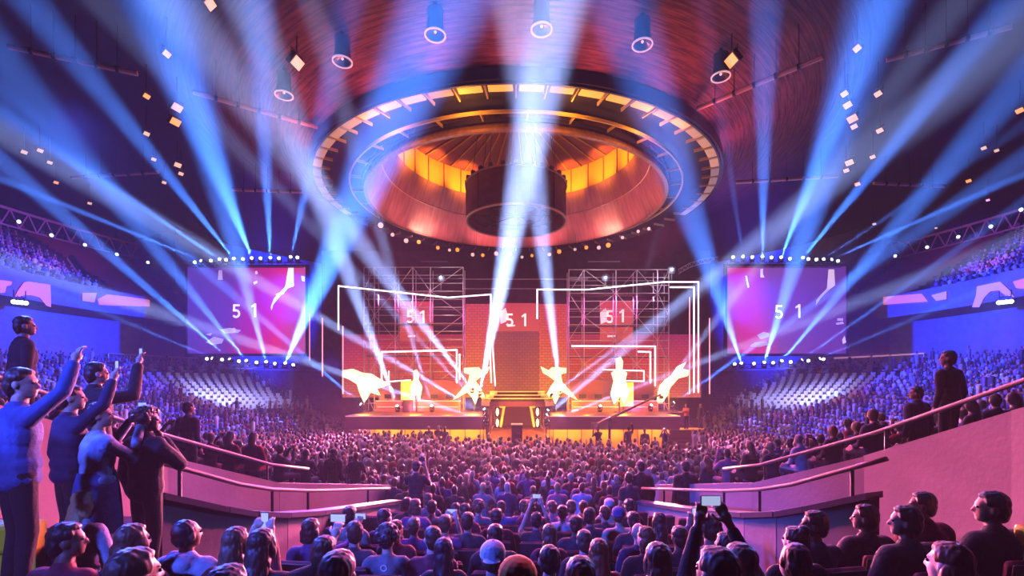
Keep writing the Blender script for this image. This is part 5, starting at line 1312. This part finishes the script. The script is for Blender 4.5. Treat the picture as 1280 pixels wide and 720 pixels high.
# people beside the stage, each to be told apart
STG = [(831,535,29.6,0.,'up',1,'navy','man in dark clothes standing before the orange stage steps, arms up'),(819,547,28.6,0.,'up',0,'blue','person in blue standing left of the man before the orange steps'),(806,536,29.8,0.,'up',0,'charcoal','dark standing person, third from the orange steps'),
 (858,505,33.6,1.56,'up',4,'orange','person in an orange lit jacket standing on top of the right stage steps'),(876,503,33.9,1.56,'up',0,'black','dark standing person right of the orange jacket'),(886,500,33.2,0.001,'up',1,'charcoal','dark person furthest right by the stage with hands at the face'),(895,507,32.8,0.001,'up',0,'navy','person in navy at the right stage corner'),
 (748,524,30.2,.0,'up',1,'black','camera operator in black before the orange right stage front'),(786,524,30.6,.0,'up',2,'black','person reaching up to the camera crane before the stage'),
 (536,531,30.8,0,'up',0,'black','dark standing person left of the orange left stage front'),(548,529,31.2,0,'up',1,'charcoal','standing person with hands up by the left stage front'),(556,533,30.4,0,'up',3,'black','long haired standing person by the left stage front'),
 (648,552,26.2,.0,'up',0,'black','dark broad figure standing before the black pillar'),(640,556,25.6,.0,'up',4,'charcoal','dark figure just left before the black pillar'),(656,557,25.4,.0,'up',3,'black','long haired dark figure just right before the black pillar')]
for px, pt, Y, z, kind, k, tcol, lab in STG:
    p = at(px, pt, Y); z = max(0., z)
    sc = 1. if z == 0 or True else 1.
    if z == 0.: sc = max(.9, min(1.15, p.z/1.745))
    o = small(lab, (p.x, Y, z), rg2.uniform(-.4,.4) if z == 0 else 2.2, kind, None, k, tcol, sc); taken.append((p.x, Y)); N_IND += 1

# candidates: the front block, the floor in front of the stage, both lower banks
CAND = []       # (distance, x, y, z, rz, kind, where)
rg3 = random.Random(5)
y = 11.7
while y < 19.2:
    w_ = 3.0+(y-11.7)*.62; n = int(2*w_/.62)
    for i in range(n):
        x = -w_+i*.62+(.31 if int(y*10) % 2 else 0)+rg3.uniform(-.05,.05)
        if abs(x-.1) < .45 and y > 12.5 and y < 13.6: continue
        if rg3.random() < .93 and free(x, y, .5): CAND.append((y, x, y, hc(x,y), math.atan2(x, 30-y)*.8+rg3.uniform(-.25,.25), 'sit', 'front block'))
    y += .85
y = 20.0
while y < 32.0:
    lim = min(15.5, math.sqrt(max(0, 18.6**2-(CY-y)**2)))
    x = -lim
    while x < lim:
        xx, yy = x+rg3.uniform(-.12,.12), y+rg3.uniform(-.12,.12)
        inramp = abs(xx-.1) < 2.75 and yy > 27.6
        stg = yy > 30.6 and xl-.4 < xx < xr+.4
        gap = (yy > 26.8 and 2.0 < xx < 11) or (yy > 25.2 and 5.0 < xx < 11) or (yy > 27.6 and -5. < xx < -1.9)      # clear strip before the orange front on the right
        if not inramp and not stg and not gap and rg3.random() < .86 and free(xx, yy, .45): CAND.append((yy, xx, yy, 0., math.atan2(xx, 34-yy)*.6+rg3.uniform(-.4,.4), 'up', 'floor'))
        x += .56
    y += .52
for sgn, nm in ((-1,'left bank'),(1,'right bank')):
    k = 0
    while True:
        r = 19+.42+k*.85; k += 1
        if r > 37.5: break
        a = 11.2; da = math.degrees(.60/r)
        while a < 124:
            blk = (a % 21) < 1.6                    # aisles
            empt = 98.5 < a < 119.5 and 24.6 < r < 34.8
            p = cyl(sgn*(a+rg3.uniform(-.1,.1)), r)
            if not blk and not empt and a < 121 and p.y > 8.2 and a > 12.5 and rg3.random() < .93 and p.y > 1.5 and free(p.x, p.y, .5):
                stg = xl-1 < p.x < xr+1 and p.y > 32
                if not stg:
                    up = rg3.random() < .10
                    CAND.append((math.hypot(p.x,p.y), p.x, p.y, side_h(19+math.floor((r-19)/.85)*.85), math.atan2(p.x, CY-p.y) + (rg3.uniform(-.3,.3)), 'up' if up else 'sit', nm))
            a += da
    for j in range(15):                              # upper balcony
        r = 36+.42+j*.85; a = 62.; da = math.degrees(.56/r)
        while a < 108:
            p = cyl(sgn*a, r)
            if (a % 17) > 1.5 and rg3.random() < .9 and not (a > 99 and j < 14): CAND.append((math.hypot(p.x,p.y)+40, p.x, p.y, 12.4+(j*.85)*.55, math.atan2(p.x, CY-p.y)+rg3.uniform(-.3,.3), 'sit', 'balcony '+nm))
            a += da
vis = []
for c in CAND:
    px, py = proj(c[1], c[2], c[3]+1.1)
    if -30 < px < 1310 and -20 < py < 725: vis.append(c)
vis.sort(key=lambda c: c[0])
fb = [c for c in vis if c[6] == 'front block']; rest = [c for c in vis if c[6] != 'front block']
NB = 300-N_IND
ind = fb[:110]; near_rest = [c for c in rest if c[0] < 24 and c[6] != 'floor'][:max(0, NB-len(ind))]
ind += near_rest; chosen = set(id(c) for c in ind)
rws = {}
for c in ind:
    if c[6] == 'front block': rws.setdefault(round(c[2],2), []).append(c)
NUM = ['one','two','three','four','five','six','seven','eight','nine','ten','eleven','twelve']
for i, (yy, lst) in enumerate(sorted(rws.items())):
    lst.sort(key=lambda c: c[1])
    for j, c in enumerate(lst):
        tcol = rg2.choice(TOPK)
        small('spectator in a %s top past the cross aisle, %s from left, row %s' % (tcol, ORD[j], NUM[i]), (c[1],c[2],c[3]), c[4], 'sit', 'spectators in the front block', None, tcol)
for c in ind:
    if c[6] == 'front block': continue
    g = c[6]; s_ = 'standing' if c[5] == 'up' else 'seated'
    small('%s spectator on the %s among the many behind its sloping handrail' % (s_, g.replace('bank','lower bank')), (c[1],c[2],c[3]), c[4], c[5], '%s spectators on the %s behind the handrail' % (s_, g))
# everybody else: one crowd
def lowpoly(stand):
    b = MB(); h0 = .95 if stand else .45
    prof = ([(.10,0),(.13,.5)] if stand else [(.16,.38)]) + [(.17,h0+.02),(.16,h0+.25),(.20,h0+.44),(.09,h0+.55)]
    v0 = 0
    for r, z in prof:
        for i in range(6):
            a = 2*PI*i/6; b.v.append((r*math.cos(a)*1.05, r*math.sin(a)*.72, z))
    for t in range(len(prof)-1):
        for i in range(6): b.f.append((t*6+i, t*6+(i+1) % 6, t*6+6+(i+1) % 6, t*6+6+i))
    b.f.append(tuple(range((len(prof)-1)*6, len(prof)*6))); nb = len(b.v)
    if not stand:
        n0 = len(b.v); b.box((0,.26,.50),(.32,.45,.16))
    nb = len(b.v); b.ball((0,.03,h0+.70),(.085,.10,.12),7,5)
    return np.array(b.v, dtype=np.float32), b.f, nb
def lowarm():
    b = MB(); b.tube((.19,0,.42),(.27,.14,.62),.055,5,.045); b.tube((.27,.14,.62),(.22,.2,.86),.045,5,.035); return np.array(b.v, dtype=np.float32), b.f
LP = {False: lowpoly(False), True: lowpoly(True)}; AV, AF = lowarm()
rn = np.random.RandomState(4)
pal = np.array([TOPS[k] for k in TOPK], dtype=np.float32)
VV, FF, CC, off = [], [], [], 0
for c in vis:
    if id(c) in chosen: continue
    st = c[5] == 'up'; bv, bf, nb = LP[st]
    s = .94+.12*rn.rand(); ca, sa = math.cos(c[4]), math.sin(c[4])
    def put(v, f, col):
        global off
        w_ = v*s; x = w_[:,0]*ca-w_[:,1]*sa+c[1]; yv = w_[:,0]*sa+w_[:,1]*ca+c[2]
        VV.append(np.stack([x, yv, w_[:,2]+c[3]], 1)); FF.extend([tuple(i+off for i in q) for q in f]); CC.append(col); off += len(v)
    col = np.empty((len(bv),4), np.float32); col[:,3] = 1
    cl = np.minimum(.75, pal[rn.randint(len(pal))]*(.8+1.2*rn.rand())) if rn.rand() < .72 else np.array((.62,.60,.66))*(.5+.5*rn.rand()); col[:nb,:3] = cl
    sk = np.array((.55,.33,.26) if rn.rand() < .8 else (.25,.14,.10)); hr_ = np.array((.015,.012,.012)) if rn.rand() < .6 else np.array((.09,.05,.03)) if rn.rand() < .7 else np.array((.35,.25,.14))
    hv = bv[nb:]; front = (hv[:,1] > .03) & (hv[:,2] < hv[:,2].max()-.06); col[nb:,:3] = np.where(front[:,None], sk[None], hr_[None])
    put(bv, bf, col)
    if rn.rand() < .16:
        zo = .5 if st else 0.; av = AV.copy(); av[:,2] += (.5 if st else 0.)+.42-.0
        if rn.rand() < .5: av[:,0] *= -1
        ac = np.empty((len(av),4), np.float32); ac[:,3] = 1; ac[:,:3] = cl; ac[len(av)//2:,:3] = sk
        put(av, AF, ac)
me = bpy.data.meshes.new('crowd'); me.from_pydata(np.concatenate(VV).tolist(), [], FF)
ca_ = me.color_attributes.new('person_colour', 'FLOAT_COLOR', 'POINT'); ca_.data.foreach_set('color', np.concatenate(CC).ravel())
m_cr = bpy.data.materials.new('crowd_clothes'); m_cr.use_nodes = True; nt = m_cr.node_tree; at_ = nt.nodes.new('ShaderNodeAttribute'); at_.attribute_name = 'person_colour'
nt.links.new(at_.outputs['Color'], nt.nodes['Principled BSDF'].inputs['Base Color']); nt.nodes['Principled BSDF'].inputs['Roughness'].default_value = .6
me.materials.append(m_cr); me.polygons.foreach_set('use_smooth', [True]*len(me.polygons))
o = bpy.data.objects.new('crowd', me); COL.objects.link(o); tag(o, 'dense crowd filling the floor, the side banks and the balconies', 'crowd', None, 'stuff')
print('INDIVIDUALS', N_IND, len(ind), 'CROWD', len(vis)-len(ind), len(me.vertices))
# ================================================================ seats left empty, balcony banners, edge trusses, lamp clusters
m_white = mat('seat_white_plastic', (.75,.73,.78), .45)
b = MB(); b.bbox((0,.03,.42),(.44,.42,.05),.02); b.bbox((0,-.20,.66),(.44,.05,.44),.02,Matrix.Rotation(.15,3,'X')); b.box((0,-.05,.2),(.06,.3,.4))
sm = b.mesh('stadium_seat', m_white)
for sgn, nm in ((-1,'left'),(1,'right')):
    for j in range(11):
        r = 19.42+.85*(7+j)
        for i in range(13):
            a = 99.6+i*1.55+.78*(j % 2); p = cyl(sgn*a, r, side_h(19+(7+j)*.85))
            if r > 34.4: continue
            px, py = proj(p.x, p.y, p.z+.5)
            o = bpy.data.objects.new('stadium_seat', sm); COL.objects.link(o); o.location = p; o.rotation_euler = (0,0,math.radians(sgn*a))
            tag(o, 'empty white plastic seat in the block beneath the %s video screen' % nm, 'seat', 'empty white seats under the %s screen' % nm)
# red seats on the balconies: rows past counting
for sgn, nm in ((-1,'left'),(1,'right')):
    b = MB()
    for j in range(14):
        r = 36.4+.85*j; z = 12.4+.85*j*.55; n = 34
        for i in range(n):
            a = 102.2+i*.56*0.98
            p = cyl(sgn*a, r, z); rt = Matrix.Rotation(math.radians(sgn*a),3,'Z')
            b.box(p+rt @ Vector((0,.03,.42)), (.44,.40,.05), rt); b.box(p+rt @ Vector((0,-.2,.65)), (.44,.05,.42), rt)
    o = b.build('balcony_seats', m_seatred); tag(o, 'rows of empty red seats at the inner end of the %s balcony' % nm, 'seats', None, 'stuff')
# banners on the balcony fronts
m_ban = mat('banner_pink_light', (.9,.35,.40), .5, emit=(1,.26,.30), es=.55)
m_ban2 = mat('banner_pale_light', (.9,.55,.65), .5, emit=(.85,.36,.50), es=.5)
BAN = [(-1,[(0,350),(15,352),(14,356),(8,358),(6,366),(0,366)],0,'small pink banner piece at the very left balcony edge'),
 (-1,[(22,364),(30,353),(36,352),(63,356),(64,384),(58,382),(50,372),(40,369),(30,369),(18,373)],0,'pink arch shaped lit banner on the left balcony over the lamp cluster'),
 (-1,[(103,366),(121,366),(118,378),(103,376)],1,'short pale pink banner on the left balcony'),(-1,[(122,374),(134,368),(168,372),(187,375),(187,383),(150,382),(124,381)],0,'long pink banner at the inner end of the left balcony'),
 (1,[(1104,371),(1152,367),(1160,377),(1130,379),(1104,381)],0,'long red pink banner at the inner end of the right balcony'),(1,[(1164,369),(1183,364),(1183,374),(1170,376)],1,'short pale pink banner on the right balcony'),
 (1,[(1215,384),(1220,369),(1221,358),(1250,352),(1262,363),(1268,372),(1258,370),(1248,363),(1238,364),(1230,372),(1224,384)],1,'pale pink arch shaped lit banner on the right balcony by the lamp cluster'),(1,[(1266,352),(1280,348),(1290,346),(1290,362),(1280,361),(1270,360)],0,'pink banner piece at the very right balcony edge')]
for sgn, poly, k, lab in BAN:
    P = [at_r(x, y, 35.86) for x, y in poly]; Q = [at_r(x, y, 35.80) for x, y in poly]; c = sum(P, Vector())/len(P)
    t = thing('hanging_banner', lab, 'banner', c)
    b = MB(); n = len(P)
    b.add([p-c for p in P]+[q-c for q in Q], [tuple(range(n)), tuple(range(2*n-1, n-1, -1))]+[(i,(i+1) % n,n+(i+1) % n,n+i) for i in range(n)]); b.build('lit_panel', m_ban2 if k else m_ban, t)
    b = MB(); b.tube((0,0,.0), cyl(0,0)*0 + Vector((c.x, c.y-CY, 0)).normalized()*.35, .03, 6); b.build('fixing', m_dark, t)
# stepped rail walls down the balcony aisles
for sgn, nm, pts in ((-1,'left',((90,322),(100,336),(112,352),(124,367))),(1,'right',((1186,336),(1178,350),(1170,362),(1166,370)))):
    P = [at_r(x, y, r) for (x, y), r in zip(pts, (41,39.5,38,36.6))]; t = thing('aisle_parapet', 'dark sloping parapet with pale edge down the %s balcony aisle' % nm, 'parapet', P[0])
    b = MB(); b.path([p-P[0] for p in P], .28, 8); b.build('parapet', m_black, t)
    b = MB(); b.path([p-P[0]+Vector((-sgn*-.30,0,-.12)) for p in P], .16, 8); b.build('pale_edge', mat('parapet_edge',(.8,.6,.55),.5), t)
# zig-zag truss along the roof edge
m_ptruss = mat('edge_truss_paint', (.72,.42,.46), .5)
for sgn, nm in ((-1,'left'),(1,'right')):
    t = thing('edge_truss', 'long zigzag steel truss along the %s roof edge over the balcony' % nm, 'truss', cyl(sgn*100, 43.5, 18.2)); o0 = Vector(t.location)
    A0, A1, n = 84., 111., 30
    for z, r in ((1.45,.12),(0.,.07)):
        b = MB(); b.path([cyl(sgn*(A0+(A1-A0)*i/24), 43.5, 18.2+z)-o0 for i in range(25)], r, 8); b.build('chord', m_ptruss, t)
    for i in range(n):
        a0, a1 = A0+(A1-A0)*i/n, A0+(A1-A0)*(i+1)/n; z0, z1 = (0,1.45) if i % 2 else (1.45,0)
        b = MB(); b.tube(cyl(sgn*a0,43.5,18.2+z0)-o0, cyl(sgn*a1,43.5,18.2+z1)-o0, .055, 6); b.build('web', m_ptruss, t)
    for i in range(5):
        a0 = A0+(A1-A0)*(i+.5)/5; b = MB(); b.tube(cyl(sgn*a0,43.5,19.6)-o0, cyl(sgn*a0,43.7,21.0)-o0, .06, 6); b.build('hanger', m_dark, t)
m_cold = mat('cold_lamp_glass', (1,1,1), .3, emit=(.45,.62,1), es=4.)
for i, (px, py) in enumerate(((22,277),(63,294),(105,306),(145,318),(184,328))):
    for sgn, (qx, qy) in ((-1,(px,py)),(1,((1278,262),(1240,283),(1199,296),(1160,309),(1120,320))[i])):
        p = at_r(qx, qy, 42.6); d = Vector((-p.x, CY-p.y-8, -6))
        par_can('hanging_edge_lamp', 'cold white lamp under the %s edge truss, %s from the hall end' % ('left' if sgn < 0 else 'right', ORD[4-i]), 'stage lamp', p, d, .36, m_cold)
for sgn, pts in ((-1,((17,377),(22,377.5),(27,378),(32,378.5))),(1,((1249,378),(1254,377.5),(1259,377),(1264,376.5)))):
    for i, (px, py) in enumerate(pts):
        p = at_r(px, py, 35.0); par_can('hanging_cluster_lamp', 'green white lamp in the row of four on the %s balcony front, %s from left' % ('left' if sgn < 0 else 'right', ORD[i]), 'stage lamp', p, Vector((-p.x*.9, -p.y*.8, -9)), .34, mat('green_white_glass',(1,1,1),.3,emit=(.55,1,.85),es=9.))
    p = at_r(pts[1][0]+2, pts[1][1]+1, 34.4); t = thing('hanging_lamp_bar', 'short bar carrying four lamps on the %s balcony front' % ('left' if sgn < 0 else 'right'), 'lamp bar', p)
    q = at_r(pts[0][0], pts[0][1]-6, 35.0)-p; q2 = at_r(pts[3][0], pts[3][1]-6, 35.0)-p; b = MB(); b.tube(q, q2, .04, 8); b.build('bar', m_dark, t); b = MB(); b.tube(q, q+Vector((0,0,.5)), .03, 6); b.tube(q2, q2+Vector((0,0,.5)), .03, 6); b.build('hook', m_dark, t)
    spot('cluster_light', at_r(pts[1][0], pts[1][1], 34.2), (sgn*22, 26, 4), 16000, (.10,.22,1), 100, 1., .3)
# pale balustrade behind the far blocks
for sgn, nm in ((-1,'left'),(1,'right')):
    c0 = cyl(sgn*100, 38.15, 6.3); t = thing('bank_balustrade', 'pale rail on thin posts at the top of the far %s bank' % nm, 'balustrade', c0)
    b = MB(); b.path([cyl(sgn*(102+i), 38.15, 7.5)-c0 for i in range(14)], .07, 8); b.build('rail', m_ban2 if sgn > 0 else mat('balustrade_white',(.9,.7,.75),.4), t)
    for i in range(0,14,3):
        b = MB(); b.tube(cyl(sgn*(102+i),38.15,6.25)-c0, cyl(sgn*(102+i),38.15,7.5)-c0, .05, 6); b.build('post', m_steel, t)
# steps at the right end of the stage, camera crane
p = at(868, 540, 31.8); t = thing('stage_steps', 'orange lit steps at the right end of the stage', 'steps', (p.x, 31.8, 0))
for k in range(4):
    b = MB(); b.bbox((0,.25+.32*k,.2*(k+1)),(3.2,.5,.36),.02); b.build('tread', m_orange, t)
    b = MB(); b.box((0,.02+.32*k,.2*(k+1)+.185),(3.2,.05,.02)); b.build('nosing', m_fascia, t)
b = MB(); b.box((.25,2.05,.77),(2.9,1.6,1.54)); b.build('landing', m_orange, t)
p, q = at(762,523,31.2), at(826,493,33.2); t = thing('camera_crane', 'orange lit camera crane boom slanting before the right half of the stage', 'camera crane', (p.x, p.y, 0)); b0 = Vector(t.location)
b = MB(); b.tube(p-b0+(p-q)*.25, q-b0, .10, 6, .06); b.build('boom', mat('crane_boom',(.7,.32,.12),.4,.3), t)
b = MB(); b.tube((0,0,0),(0,0,p.z),.09,10); b.bbox((0,0,.08),(.9,.9,.16),.03); b.build('pedestal', m_black, t)
b = MB(); b.bbox(p-b0+(p-q)*.27,(.35,.3,.35),.03); b.build('counterweight', m_black, t)
b = MB(); b.bbox(q-b0-Vector((0,0,.2)),(.22,.4,.24),.03); b.tube(q-b0-Vector((0,.2,.2)),q-b0-Vector((0,.42,.2)),.07,12); b.build('camera_head', m_black, t)
bpy.data.batch_remove(SCRAP)
bpy.data.scenes.remove(SHOP)
COL.flush()
